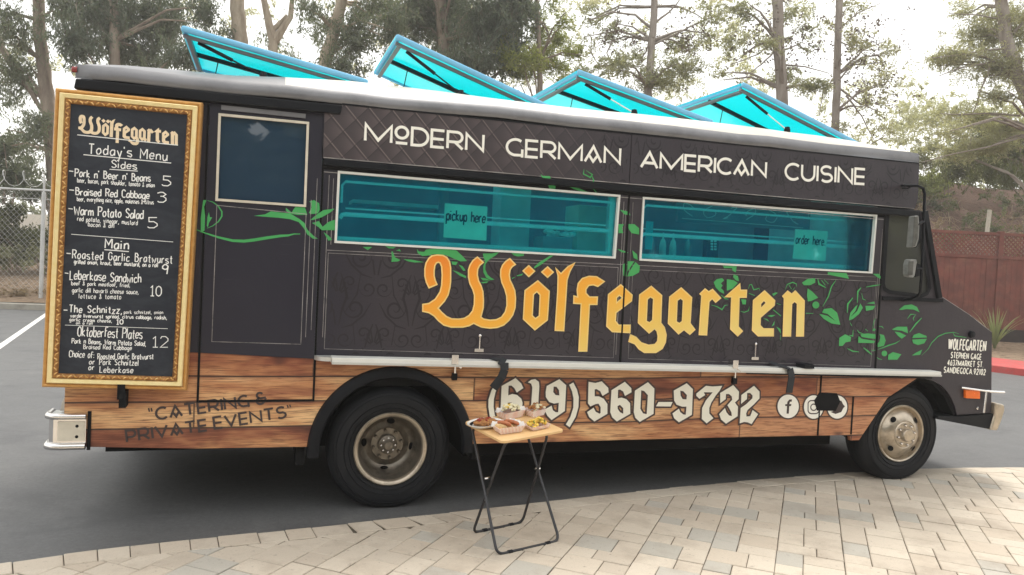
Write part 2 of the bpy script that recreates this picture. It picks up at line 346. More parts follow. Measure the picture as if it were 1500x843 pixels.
M['cabglass'] = m_glass_tint('grey_cab_pane', (.10, .11, .10), (.17, .175, .16), .75, .06, .03)
M['mirrorglass'] = plain('mirror_face', (.7, .72, .72), .05, 1, var=.02)
M['gold_a'] = m_goldframe('gilt_moulding_outer', (.50, .25, .07), (.64, .36, .12), .38)
M['gold_b'] = m_goldframe('pale_gilt_face', (.88, .70, .32), (.94, .80, .44), .45)
M['gold_c'] = m_goldframe('recess_shaded_gilt', (.20, .075, .02), (.50, .25, .07), .4)  # kept dark: shade between the carvings is put into the colour
M['paver_cream'] = m_paver('cream_paver', (.46, .395, .32), (.60, .53, .435)); M['paver_tan'] = m_paver('tan_paver', (.49, .415, .33), (.56, .49, .40)); M['paver_grey'] = m_paver('grey_paver', (.40, .375, .325), (.47, .44, .385))
M['sand'] = m_dirt('joint_sand', (.075, .062, .048), (.13, .11, .085), (.20, .17, .13), .2)
M['soil'] = m_dirt('reddish_brown_slope_soil', (.085, .045, .033), (.13, .075, .055), (.20, .14, .10)); M['mulch'] = m_dirt('leaf_litter', (.22, .15, .10), (.32, .24, .17), (.42, .33, .24))
M['grounddirt'] = m_dirt('dry_ground', (.2, .16, .12), (.3, .25, .19), (.35, .3, .24))
M['euc'] = m_leaf('eucalyptus_leaf', (.085, .11, .085), (.19, .21, .155), .45); M['euc_dark'] = m_leaf('dark_eucalyptus_leaf', (.075, .10, .085), (.165, .19, .15), .5)
M['pine_y'] = m_leaf('yellow_green_needle', (.16, .19, .05), (.30, .32, .12)); M['pine'] = m_leaf('grey_green_needle', (.18, .19, .12), (.33, .33, .22)); M['pine_pale'] = m_leaf('glare_paled_needle', (.25, .25, .17), (.42, .41, .29), .5)  # palest needles: glare over the right-hand trees painted into the colour
M['cone'] = m_leaf('brown_cone', (.10, .07, .06), (.17, .13, .11), .1); M['shrub'] = m_leaf('dark_shrub_leaf', (.06, .075, .04), (.16, .17, .09)); M['dry'] = m_leaf('dry_brush', (.16, .11, .075), (.34, .27, .19), .3); M['blade'] = m_leaf('strap_leaf', (.12, .16, .06), (.36, .38, .22), .35)
M['bark_pale'] = m_bark('pale_eucalyptus_bark', (.26, .20, .15), (.52, .44, .34)); M['bark_brown'] = m_bark('brown_bark', (.16, .12, .10), (.34, .28, .22)); M['bark_grey'] = m_bark('grey_pine_bark', (.20, .165, .14), (.36, .32, .28))

M['damask'] = plain('tone_on_tone_scroll_print', (.015, .012, .017), .5, var=.3, scale=3)
M['cabglass2'] = plain('dull_mirror_glass', (.16, .16, .15), .15, .3, var=.3, scale=20)
M['mirrorcase'] = plain('worn_mirror_case', (.22, .22, .21), .45, .2, var=.3, scale=20)
M['gold_d'] = m_goldframe('gilt_carving_tips', (.62, .34, .10), (.85, .56, .22), .3)
M['railwhite'] = plain('white_track', (.92, .92, .9), .4)
M['far_leaf'] = m_leaf('haze_paled_leaf', (.30, .31, .23), (.48, .47, .36), .5)  # hazy look of the far trees painted in as a paler leaf colour

_h = NT('glare_air'); _h.n.remove(_h.b); _v = _h.node('ShaderNodeVolumePrincipled'); _v.inputs['Color'].default_value = (.95, .93, .88, 1); _v.inputs['Density'].default_value = .0023; _v.inputs['Anisotropy'].default_value = .35
_h.l.new(_v.outputs[0], _h.out.inputs['Volume']); M['glare_haze'] = _h.m
# ------------------------------------------------------------------ ground, street, plaza
def grid_sheet(name, mat, x0, x1, y0, y1, z, n, kind='structure'):
    b = MB(); vs = []; fs = []
    for j in range(n + 1):
        for i in range(n + 1): vs.append((lerp(x0, x1, i / n), lerp(y0, y1, j / n), z))
    for j in range(n):
        for i in range(n): a = j * (n + 1) + i; fs.append((a, a + 1, a + n + 2, a + n + 1))
    b.add(vs, fs); o = b.build(name, mat, fixn=False); o['kind'] = kind; return o
grid_sheet('ground', M['grounddirt'], -400, 400, -300, 500, -.03, 8)
grid_sheet('road', M['asphalt'], -60, 60, -30, 32, 0, 10)
W0U = [-60, -30, -16, -13.4, -5, 4, 8, 9.6, 10.65, 13.8, 18, 25, 60]; W0W = [4, 14, 19.2, 20, 22, 22, 19.6, 18.0, 16.56, 12.4, 8, 3, -20]
def w0(u): return interp(u, W0U, W0W)
RB = lambda u: interp(u, [-6, 7], [0, 1])            # 0 = left bank, 1 = right slope
def terr(u, w):
    a = w0(u); s = RB(u)
    left = .12 + interp(w - 21.3, [-9, 0, 5, 9, 30, 80], [0, .06, .85, 1.1, 1.7, 3])
    right = .12 + interp(w - 22.2, [-20, -.2, .15, 16, 24, 80], [0, 0.02, .62, 6.6, 7.6, 9])
    z = lerp(left, right, s); z = max(.12, z)
    n = noise.noise(Vector((u * .35, w * .35, 0))) * .35 + noise.noise(Vector((u * 1.4, w * 1.4, 3))) * .12
    return z + n * min(1, max(0, (w - 23) / 3)) + .03 * noise.noise(Vector((u * 2, w * 2, 1))) * min(1, max(0, (w - a) / .6))
def terrain(name, mat, us, fw):
    vs = []; fs = []; m = len(fw)
    for u in us:
        a = w0(u) + .15
        for k in fw:
            w = a + k if k < 2 else lerp(a + 2, 90, (k - 2) / 98) if False else a + k
            vs.append(UW(u, w, terr(u, w)))
    for i in range(len(us) - 1):
        for j in range(m - 1): a = i * m + j; fs.append((a, a + m, a + m + 1, a + 1))
    b = MB(); b.add(vs, fs); o = b.build(name, mat, smooth=True, fixn=False); o['kind'] = 'structure'; return o
fw = [0, .4, .9, 1.5] + list(np.arange(2, 26, .5)) + [28, 32, 38, 46, 60, 90]
terrain('litter_bank', M['mulch'], list(np.arange(-56, 5.01, .8)), fw)
def terr2(name, mat, us, wa, wb, nn):
    vs = []; fs = []
    for u in us:
        for j in range(nn + 1): w = lerp(wa(u), wb(u), (j / nn) ** 1.3); vs.append(UW(u, w, terr(u, w)))
    m = nn + 1
    for i in range(len(us) - 1):
        for j in range(nn): a = i * m + j; fs.append((a, a + m, a + m + 1, a + 1))
    b = MB(); b.add(vs, fs); o = b.build(name, mat, smooth=True, fixn=False); o['kind'] = 'structure'; return o
us_ = list(np.arange(5, 60, .6))
terr2('planting_bed', M['mulch'], us_, lambda u: min(22.05, w0(u) + .15), lambda u: 22.1, 14)
terr2('hillside', M['soil'], us_, lambda u: 22.1, lambda u: 95, 90)
# kerbs
def kerb(name, mat, us, label, cat, wd=.3):
    b = MB(); pr = [(-.02, -.02), (0, .14), (.03, .155), (wd, .155), (wd + .02, .0)]; vs = []; fs = []
    for i, u in enumerate(us):
        w = w0(u); d = (w0(u + .2) - w0(u - .2)) / .4; l = math.hypot(1, d); nu, nw = -d / l, 1 / l
        for o_, z in pr: vs.append(UW(u + nu * (o_ - .15), w + nw * (o_ - .15), z))
    m = len(pr)
    for i in range(len(us) - 1):
        for j in range(m - 1): a = i * m + j; fs.append((a, a + m, a + m + 1, a + 1))
    b.add(vs, fs); o = b.build(name, mat, fixn=False); o['kind'] = 'structure'; return o
kerb('concrete_kerb', M['concrete'], list(np.arange(-40, 8.01, .5)), '', '')
kerb('red_kerb', M['redkerb'], list(np.arange(8, 22, .25)), '', '', 1.9)
# white parking line on the left
b = MB(); a0, a1 = Vector((-4.19, 9.5, .004)), Vector((-5.15, 16.6, .004)); d_ = (a1 - a0).normalized(); s_ = Vector((d_.y, -d_.x, 0)) * .055
a0 = a0 - d_ * 5
b.add([a0 - s_, a0 + s_, a1 + s_, a1 - s_], [(0, 1, 2, 3)]); o = b.build('parking_line', M['line'], fixn=False); o['kind'] = 'structure'
# ---- paver plaza: individual blocks in strips, cut to a border course along the curved edge
EX = [-9, -6, -3.5, -2.2, -1.34, -.67, .13, 1.05, 2.14, 3.46, 4.22, 4.98, 5.84, 6.66, 7.47, 8.5, 10, 12, 15]
EY = [-4.2, -2.6, -1.35, -.86, -.57, -.41, -.33, -.2, -.03, .17, .25, .31, .36, .33, .24, .02, -.5, -1.6, -3.6]
def edge(x):                                   # smooth curve through the measured edge
    return float(np.interp(x, EXs, EYs))
EXs = np.linspace(-9, 15, 600); _y = np.interp(EXs, EX, EY); kk = np.ones(25) / 25
EYs = np.convolve(np.pad(_y, 12, mode='edge'), kk, 'valid')
def edge_n(x):
    d = (edge(x + .1) - edge(x - .1)) / .2; l = math.hypot(1, d); return Vector((-d / l, 1 / l, 0)), Vector((1 / l, d / l, 0))
plaza = MB()
pts = [(x, edge(x)) for x in np.linspace(-9, 15, 80)]
plaza.add([(x, y - .004, .004) for x, y in pts] + [(x, -9.5, .004) for x, y in pts], [(i, i + 80, i + 81, i + 1) for i in range(79)])
plaza_o = plaza.build('paved_plaza', M['sand'], fixn=False); plaza_o['kind'] = 'structure'
def clip_poly(poly, n, d):
    out = []
    for i in range(len(poly)):
        a, b_ = poly[i], poly[(i + 1) % len(poly)]; da = a[0] * n[0] + a[1] * n[1] - d; db = b_[0] * n[0] + b_[1] * n[1] - d
        if da <= 0: out.append(a)
        if (da < 0 < db) or (db < 0 < da): t = da / (da - db); out.append((a[0] + (b_[0] - a[0]) * t, a[1] + (b_[1] - a[1]) * t))
    return out
def inset(poly, g):
    c = (sum(p[0] for p in poly) / len(poly), sum(p[1] for p in poly) / len(poly)); out = []
    for p in poly:
        dx, dy = c[0] - p[0], c[1] - p[1]; l = math.hypot(dx, dy) or 1; k = min(.45, g * 1.35 / l); out.append((p[0] + dx * k, p[1] + dy * k))
    return out
pav = []                                      # (polygon, material, height)
BW = .19
def pmat():
    r = random.random(); return 'paver_grey' if r < .10 else 'paver_tan' if r < .30 else 'paver_cream'
x = -9.0
while x < 14.8:
    L = random.choice([.16, .24, .24, .17]) ; x2 = x + L
    (n1, t1), (n2, t2) = edge_n(x), edge_n(x2); skew = .0 if x < .4 else min(.12, (x - .4) * .12)
    a, b_ = (x, edge(x)), (x2, edge(x2))
    c_ = (b_[0] - n2.x * BW + skew, b_[1] - n2.y * BW); d_ = (a[0] - n1.x * BW + skew, a[1] - n1.y * BW)
    c_ = (c_[0], edge(c_[0]) - BW * 1.0); d_ = (d_[0], edge(d_[0]) - BW * 1.0)
    pav.append(([a, b_, c_, d_], random.choice(['paver_cream', 'paver_cream', 'paver_tan']))); x = x2
U_ = .0825; A_ = math.radians(-129.5); e1 = (math.cos(A_), math.sin(A_)); e2 = (-e1[1], e1[0])
MOD = [(0, 0, 3, 3), (3, 0, 5, 3), (0, 3, 2, 5), (2, 3, 5, 5)]          # 5 x 5 module of four blocks, mirrored at random
t0 = -190
while t0 < 190:
    s0 = -190 + random.randrange(5)
    while s0 < 190:
        fa, fb = random.random() < .5, random.random() < .5; swp = random.random() < .5
        for x0, y0, x1, y1 in MOD:
            if swp: x0, y0, x1, y1 = y0, x0, y1, x1
            if fa: x0, x1 = 5 - x1, 5 - x0
            if fb: y0, y1 = 5 - y1, 5 - y0
            cs = [(s0 + x0, t0 + y0), (s0 + x1, t0 + y0), (s0 + x1, t0 + y1), (s0 + x0, t0 + y1)]
            poly = [((q * e1[0] + r * e2[0]) * U_ + 3.0, (q * e1[1] + r * e2[1]) * U_ - 1.0) for q, r in cs]
            cx = sum(p[0] for p in poly) / 4; cy = sum(p[1] for p in poly) / 4
            if not (-8.6 < cx < 14.4 and -9.2 < cy < edge(cx) - BW + .2): continue
            for xx in (cx - .15, cx, cx + .15):
                n_, _t = edge_n(xx); p0 = (xx, edge(xx) - BW - .002)
                poly = clip_poly(poly, (n_.x, n_.y), p0[0] * n_.x + p0[1] * n_.y)
                if len(poly) < 3: break
            if len(poly) < 3: continue
            ar = abs(sum(poly[i][0] * poly[(i + 1) % len(poly)][1] - poly[(i + 1) % len(poly)][0] * poly[i][1] for i in range(len(poly)))) / 2
            if ar < .0012: continue
            pav.append(([(p[0] + random.uniform(-.0012, .0012), p[1] + random.uniform(-.0012, .0012)) for p in poly], pmat()))
        s0 += 5
    t0 += 5
def paver_geo(mb, poly, z0, z1, off=(0, 0)):
    if sum(poly[i][0] * poly[(i + 1) % len(poly)][1] - poly[(i + 1) % len(poly)][0] * poly[i][1] for i in range(len(poly))) < 0: poly = poly[::-1]
    lo = inset(poly, .0028); hi = inset(poly, .0080); n = len(poly)
    vs = [(p[0] - off[0], p[1] - off[1], z0) for p in lo] + [(p[0] - off[0], p[1] - off[1], z1 - .004) for p in lo] + [(p[0] - off[0], p[1] - off[1], z1) for p in hi]
    mb.add(vs, [(i, (i + 1) % n, n + (i + 1) % n, n + i) for i in range(n)] + [(n + i, n + (i + 1) % n, 2 * n + (i + 1) % n, 2 * n + i) for i in range(n)] + [tuple(range(2 * n, 3 * n))])
def vis(poly):
    cx = sum(p[0] for p in poly) / len(poly); cy = sum(p[1] for p in poly) / len(poly); v = Vector((cx, cy, 0)) - CAM; w = v.dot(CF)
    if w < .3: return 0
    px = 750 + FPX * v.dot(CR) / w; py = 421.5 - FPX * v.dot(CU) / w
    ar = abs(sum(poly[i][0] * poly[(i + 1) % len(poly)][1] - poly[(i + 1) % len(poly)][0] * poly[i][1] for i in range(len(poly)))) / 2
    return ar / w ** 3 if (-40 < px < 1540 and 600 < py < 870) else 0
pav.sort(key=lambda q: -vis(q[0]))
rest = {k: MB() for k in ('paver_cream', 'paver_tan', 'paver_grey')}
for i, (poly, mk) in enumerate(pav):
    dz = .013 + random.uniform(-.003, .003)
    if i < 298 and vis(poly) > 0:
        mb = MB(); paver_geo(mb, poly, .005, dz); o = mb.build('paver', M[mk], plaza_o, fixn=False)
    else: paver_geo(rest[mk], poly, .005, dz)
for k, mb in rest.items(): mb.build('paver_field', M[k], plaza_o, kind='stuff', fixn=False)
# ------------------------------------------------------------------ print, lettering, ribbons
def Z(o, pts, y=-.004):
    return [P(o[0] + p[0] / o[2], o[1] + p[1] / o[2], y) for p in pts]
def xz(ps): return [(p.x, p.z) for p in ps]
def ribbon(mb, pts, w, y, closed=False, mi=0, taper=False):
    """flat mitred ribbon in the x-z plane"""
    pts = [p for i, p in enumerate(pts) if i == 0 or math.hypot(p[0] - pts[i - 1][0], p[1] - pts[i - 1][1]) > 1e-5]
    n = len(pts)
    if n < 2: return
    L = []; R = []
    for i in range(n):
        a = pts[i - 1] if (i > 0 or closed) else None; b = pts[(i + 1) % n] if (i < n - 1 or closed) else None; p = pts[i]
        d1 = d2 = None
        if a: l = math.hypot(p[0] - a[0], p[1] - a[1]); d1 = ((p[0] - a[0]) / l, (p[1] - a[1]) / l)
        if b: l = math.hypot(b[0] - p[0], b[1] - p[1]); d2 = ((b[0] - p[0]) / l, (b[1] - p[1]) / l)
        if d1 is None: d1 = d2
        if d2 is None: d2 = d1
        nx, ny = -(d1[1] + d2[1]), d1[0] + d2[0]; l = math.hypot(nx, ny)
        if l < .35: nx, ny = -d1[1], d1[0]; k = 1
        else: nx /= l; ny /= l; k = 1 / max(.5, nx * -d1[1] + ny * d1[0])
        ww = w / 2 * k * (1 if not taper else max(.25, math.sin(PI * min(1, max(0, (i + .35) / (n - .3))))))
        L.append((p[0] + nx * ww, y, p[1] + ny * ww)); R.append((p[0] - nx * ww, y, p[1] - ny * ww))
    m = n if closed else n - 1
    mb.add(L + R, [(i, n + i, n + (i + 1) % n, (i + 1) % n) for i in range(m)], mi)
def arc(cx, cy, rx, ry, a0, a1, n=14):
    return [(cx + rx * math.cos(math.radians(a0 + (a1 - a0) * i / n)), cy + ry * math.sin(math.radians(a0 + (a1 - a0) * i / n))) for i in range(n + 1)]
# geometric capitals, height 1: (width, strokes)
GEO = {
 'M': (1.35, [[(0, 0), (0, .96), (.67, .08), (1.35, .96), (1.35, 0)]]), 'D': (.86, [[(0, 0), (0, 1), (.32, 1)] + arc(.36, .5, .5, .5, 80, -80)[0:] + [(.32, 0), (0, 0)]]),
 'o': (.7, [arc(.35, .66, .32, .33, 0, 360, 22), [(.04, .04), (.66, .04)]]),
 'E': (.68, [[(.68, 1), (0, 1), (0, 0), (.68, 0)], [(.04, .48), (.66, .48)]]), 'R': (.84, [[(0, 0), (0, 1), (.5, 1)] + arc(.5, .7, .3, .3, 80, -80, 8) + [(.04, .4)], [(.42, .38), (.84, 0)]]),
 'N': (.95, [[(0, 0), (0, .97), (.95, .03), (.95, 1)]]), 'G': (.9, [arc(.5, .52, .5, .48, 52, 262, 20) + [(.6, .05), (.88, .06)], [(.88, .42), (.88, -.08)]]),
 'A': (1.0, [[(0, 0), (.5, .97), (1.0, 0)], [(.17, .3), (.83, .3)]]), '^': (1.0, [[(0, 0), (.5, .97), (1.0, 0)], [(.24, .42), (.5, .03), (.76, .42)]]),
 'I': (.0, [[(0, 0), (0, 1)]]), 'C': (.88, [arc(.52, .5, .52, .5, 48, 312, 22)]), 'U': (.84, [[(0, 1), (0, .42)] + arc(.42, .42, .42, .42, 190, 350, 12) + [(.84, .42), (.84, 1)]]),
 'S': (.8, [arc(.4, .74, .36, .26, 35, 250, 12) + arc(.4, .26, .38, .26, 70, -145, 12)]), 'P': (.75, [[(0, 0), (0, 1), (.45, 1)] + arc(.45, .7, .3, .3, 80, -80, 8) + [(.04, .4)]]),
 'V': (1.0, [[(0, 1), (.5, .03), (1.0, 1)]]), 'T': (.86, [[(0, 1), (.86, 1)], [(.43, .97), (.43, 0)]]), 'L': (.6, [[(0, 1), (0, 0), (.6, 0)]]), 'F': (.62, [[(.62, 1), (0, 1), (0, 0)], [(.04, .5), (.58, .5)]]),
 'O': (.95, [arc(.48, .5, .47, .5, 0, 360, 24)]), 'H': (.8, [[(0, 0), (0, 1)], [(.8, 0), (.8, 1)], [(.04, .5), (.76, .5)]]), 'K': (.75, [[(0, 0), (0, 1)], [(.75, 1), (.06, .42)], [(.25, .6), (.78, 0)]]),
 'W': (1.3, [[(0, 1), (.33, .04), (.65, .95), (.97, .04), (1.3, 1)]]), '4': (.8, [[(.6, 0), (.6, 1), (0, .28), (.8, .28)]]), '6': (.75, [[(.6, 1), (.1, .5)] + arc(.37, .33, .36, .33, 150, 510, 20)]),
 '3': (.72, [arc(.32, .75, .34, .25, 150, -80, 10) + arc(.32, .27, .38, .27, 80, -150, 10)]), '7': (.72, [[(0, 1), (.72, 1), (.2, 0)]]), '9': (.75, [arc(.37, .67, .36, .33, 0, 360, 20), [(.72, .6), (.25, 0)]]),
 '2': (.72, [arc(.36, .7, .33, .3, 160, -30, 10) + [(0, 0), (.74, 0)]]), '1': (.3, [[(0, .8), (.25, 1), (.25, 0)]]), '0': (.78, [arc(.39, .5, .38, .5, 0, 360, 22)]), '.': (.1, [[(0, 0), (.1, 0)]]), ' ': (.35, []),
 '&': (.95, [[(.95, .45), (.75, .15)] + arc(.42, .27, .34, .27, -40, -270, 12) + arc(.42, .76, .26, .22, 265, 20, 10), [(.42, .5), (.95, .5)]]), '"': (.35, [[(0, 1.05), (.06, .78)], [(.22, 1.05), (.28, .78)]]),
}
def hand(s):
    return [[(int(q[i], 36) / 10, (int(q[i + 1], 36) - 4) / 10) for i in range(0, len(q), 2)] for q in s.split('|')]
HND = {k: (w / 10, hand(s)) for k, w, s in [
 ('a', 5, '5a2a0806143457|5a54'), ('b', 5, '0e04|082a4a5856442406'), ('c', 5, '594a2a0806143455'), ('d', 5, '5e54|592a0806143456'), ('e', 5, '0757594a2a0806143455'), ('f', 4, '5d4e2e1c14|0a4a'),
 ('g', 5, '5a2a0806143457|5a52402011'), ('h', 5, '0e04|082a4a5854'), ('i', 1, '0a04|0c0d'), ('j', 2, '2a2110|2c2d'), ('k', 5, '0e04|4a0754'), ('l', 1, '0e04'), ('m', 8, '0a04|082a3a4844|486a7a8884'), ('n', 5, '0a04|082a4a5854'),
 ('o', 5, '2a0806143456584a2a'), ('p', 5, '0a00|082a4a5856442406'), ('q', 5, '5a50|5a2a0806143457'), ('r', 4, '0a04|082a4a'), ('s', 5, '5a1a09084756554405'), ('t', 4, '2d253444|0a4a'), ('u', 5, '0a06143457|5a54'), ('v', 5, '0a245a'),
 ('w', 7, '0a1438547a'), ('x', 5, '0a54|5a04'), ('y', 5, '0a34|5a2000'), ('z', 5, '0a5a0454'), ('B', 6, '040e3e5c5b3a0a|3a6866440 4'.replace(' ', '')), ('P', 6, '040e4e6d6b4909'), ('R', 6, '040e4e6d6b4909|3964'), ('C', 6, '6c4e2e0c06244465'),
 ('W', 9, '0e244b749e'), ('S', 6, '6c4e2e0c1a5866442405'), ('M', 8, '040e487e8e84'), ('G', 6, '6c4e2e0c062444666949'), ('L', 5, '0e0454'), ('T', 6, '0e6e|3e34'), ('O', 6, '3e1d0b07153455676b5d3e'),
 ('5', 6, '6e1e1a4a6866441405'), ('3', 6, '0d2e4e6c4a2a|4a6866441405'), ('9', 6, '6c4e2e0c0a29496b|6d54'), ('1', 4, '1c3e34|1454'), ('0', 6, '3e1d0b07153455676b5d3e'), ('2', 6, '0c1e4e6c6a0464'), ('-', 4, '0a4a'), (',', 2, '1502'), ('.', 2, '1415'),
 (':', 2, '1415|1819'), ("'", 1, '0e0c'), ('&', 6, '642b2d3e4c4a05143468')]}
HND[' '] = (.45, [])
def text_line(mb, s, a, b, h, thick, y, font, gap, mi=0, jig=0, lvl=.0004):
    """lay s along a->b (Vectors on a plane y=const), cap height h (m)"""
    a = Vector((a.x, a.z)); b = Vector((b.x, b.z)); L = (b - a).length; e = (b - a) / L; n = Vector((-e.y, e.x))
    ws = [font[c][0] for c in s]; tot = sum(ws) + gap * (len(s) - 1); kx = L / tot; x = 0
    for ch, w in zip(s, ws):
        dj = random.uniform(-jig, jig); sj = 1 + random.uniform(-jig, jig)
        for i, st in enumerate(font[ch][1]):
            pts = [a + e * ((x + p[0]) * kx) + n * ((p[1] * sj + dj) * h) for p in st]
            closed = len(pts) > 4 and (pts[0] - pts[-1]).length < h * .02
            if closed: pts = pts[:-1]
            ribbon(mb, [(p.x, p.y) for p in pts], thick, y - i * lvl, closed, mi)
        x += w + gap
R1 = (610, 360, 6.4875); R2 = (760, 370, 5.27); R3 = (910, 400, 6.4875); R4 = (1040, 400, 7.6625)
R5 = (700, 540, 8.333); R6 = (850, 540, 8.427); R7 = (980, 550, 10); R8 = (1120, 560, 10.714)
TITLE = [
 (R1, [(60,560),(120,550),(180,510),(225,440),(240,380),(245,280),(240,200),(225,165),(207,158),(190,165),(175,190),(168,240),(168,290),(178,330),(195,370),(120,402),(95,350),(80,290),(80,220),(92,165),(120,120),(150,97),(200,90),(255,95),(290,115),(315,155),(325,210),(325,340),(318,400),(300,470),(265,530),(205,595),(240,635),(285,675),(335,697),(400,700),(455,692),(500,665),(535,620),(550,560),(552,470),(535,415),(508,360),(495,300),(495,230),(510,185),(540,140),(580,110),(635,160),(600,190),(582,225),(578,280),(590,335),(615,385),(632,440),(637,520),(635,590),(612,680),(640,700),(700,710),(760,705),(810,680),(845,630),(860,570),(858,480),(840,415),(812,350),(800,290),(802,230),(820,185),(850,150),(888,125),(940,180),(910,200),(890,230),(882,280),(890,330),(915,380),(935,430),(942,500),(938,590),(915,660),(880,710),(830,755),(770,778),(700,785),(620,775),(570,752),(545,738),(500,762),(440,775),(330,775),(260,755),(210,715),(170,670),(120,638),(60,625)]),
 (R2, [(77,103),(122,145),(77,187),(33,143)]), (R2, [(222,112),(266,153),(222,193),(177,152)]),
 (R2, [(147,220),(235,300),(220,522),(124,598),(35,515),(48,295)], [(140,302),(165,330),(158,490),(128,512),(103,488),(113,325)]),
 (R2, [(285,122),(325,165),(380,110),(432,82),(395,145),(372,215),(347,605),(280,602),(300,300),(303,180)]),
 (R2, [(455,345),(450,290),(458,240),(490,202),(540,185),(600,188),(660,225),(610,263),(575,250),(540,255),(518,285),(518,315),(545,345),(607,345),(603,402),(545,402),(525,762),(463,762),(482,397),(423,393),(425,337)]),
 (R2, [(787,250),(875,330),(870,375),(750,465),(745,530),(770,562),(860,562),(858,620),(722,612),(678,570),(692,325)], [(775,330),(802,350),(755,390),(755,350)]),
 (R3, [(285,128),(385,215),(376,475),(410,520),(428,590),(420,660),(390,720),(330,757),(220,757),(170,725),(130,675),(72,652),(90,590),(140,612),(190,665),(260,688),(320,680),(345,650),(350,600),(340,555),(318,530),(265,572),(162,475),(175,210)], [(277,228),(307,245),(298,450),(270,475),(238,460),(248,250)]),
 (R3, [(570,143),(670,235),(655,480),(700,540),(652,585),(597,540),(545,580),(447,480),(460,230)], [(565,240),(590,262),(580,460),(553,482),(523,465),(532,262)]),
 (R3, [(797,153),(832,180),(868,157),(945,240),(897,280),(865,245),(835,272),(812,590),(740,587),(765,215),(748,200)]),
 (R4, [(335,125),(342,195),(412,195),(408,275),(328,275),(318,605),(365,655),(312,708),(230,630),(243,270),(170,270)]),
 (R4, [(613,202),(728,312),(722,365),(567,500),(563,590),(600,628),(713,628),(712,708),(540,708),(475,645),(487,310)], [(607,308),(632,338),(570,398),(570,345)]),
 (R4, [(872,205),(918,238),(958,203),(1060,315),(1050,710),(970,710),(980,345),(950,320),(918,348),(905,710),(820,710),(833,285),(815,262)])]
PHONE = [
 (R5, [(215,185),(165,270),(130,380),(128,470),(145,580),(185,680),(235,650),(205,560),(192,470),(195,380),(215,290),(278,165)]),
 (R5, [(460,118),(530,185),(555,240),(475,295),(445,240),(410,210),(375,210),(370,330),(420,312),(480,325),(530,370),(545,420),(540,560),(420,640),(330,600),(275,540),(290,215)], [(365,420),(410,415),(440,460),(445,535),(400,525),(370,480)]),
 (R5, [(610,170),(650,140),(700,130),(745,165),(750,220),(725,640),(640,620),(665,230),(650,185)]),
 (R5, [(995,132),(1078,205),(1062,520),(900,630),(850,580),(810,505),(900,455),(915,510),(950,535),(980,535),(988,420),(930,430),(870,410),(830,350),(828,290),(840,215)], [(925,222),(960,225),(990,265),(995,330),(950,325),(920,290)]),
 (R5, [(1165,172),(1210,260),(1232,350),(1228,470),(1195,590),(1120,718),(1075,685),(1130,590),(1165,480),(1168,370),(1150,280),(1115,200)]),
 (R6, [(103,165),(185,180),(265,160),(345,240),(350,295),(275,340),(245,280),(200,255),(178,260),(178,345),(230,345),(290,375),(335,440),(335,560),(175,655),(110,600),(85,540),(165,485),(190,535),(240,560),(250,550),(252,480),(225,435),(190,440),(125,470),(95,430)]),
 (R6, [(550,165),(630,245),(632,295),(552,340),(530,285),(490,260),(467,265),(463,370),(510,360),(570,380),(615,430),(618,560),(452,655),(395,605),(370,540),(385,270)], [(460,465),(490,450),(530,490),(530,560),(490,540),(462,500)]),
 (R6, [(835,170),(915,250),(905,560),(735,660),(680,610),(660,540),(675,275)], [(752,270),(790,280),(835,330),(820,565),(775,555),(742,500)]),
 (R6, [(965,415),(1140,415),(1115,470),(935,468)]),
 (R7, [(260,118),(350,205),(335,580),(145,690),(75,630),(50,560),(145,490),(165,540),(210,575),(245,578),(255,460),(190,460),(110,430),(75,370),(70,225)], [(165,225),(210,235),(262,290),(255,355),(200,350),(170,300)]),
 (R7, [(400,270),(540,155),(640,165),(780,155),(740,230),(690,290),(620,400),(590,480),(590,560),(650,630),(550,705),(480,640),(485,480),(540,370),(640,250),(510,250),(530,290),(445,345),(400,300)]),
 (R7, [(750,260),(940,145),(1025,240),(1020,350),(965,400),(1010,460),(1005,600),(835,710),(765,650),(735,570),(820,480),(840,540),(880,590),(920,600),(915,545),(880,480),(855,440),(925,360),(920,310),(880,275),(835,275),(830,350),(750,410)]),
 (R7, [(1060,290),(1245,155),(1325,240),(1325,340),(1240,430),(1150,510),(1130,560),(1135,605),(1190,600),(1225,510),(1305,570),(1210,715),(1150,690),(1100,685),(1035,705),(1050,480),(1130,425),(1220,340),(1225,300),(1190,260),(1145,260),(1140,350),(1055,420)])]
V1 = (285, 285, 7.143); V2 = (520, 350, 7.5); V3 = (690, 350, 11.538); V4 = (780, 240, 4.961); V5 = (1030, 380, 6.4875); V6 = (1150, 385, 5.44); V7 = (1210, 430, 7.664); V8 = (1300, 430, 6.4875)
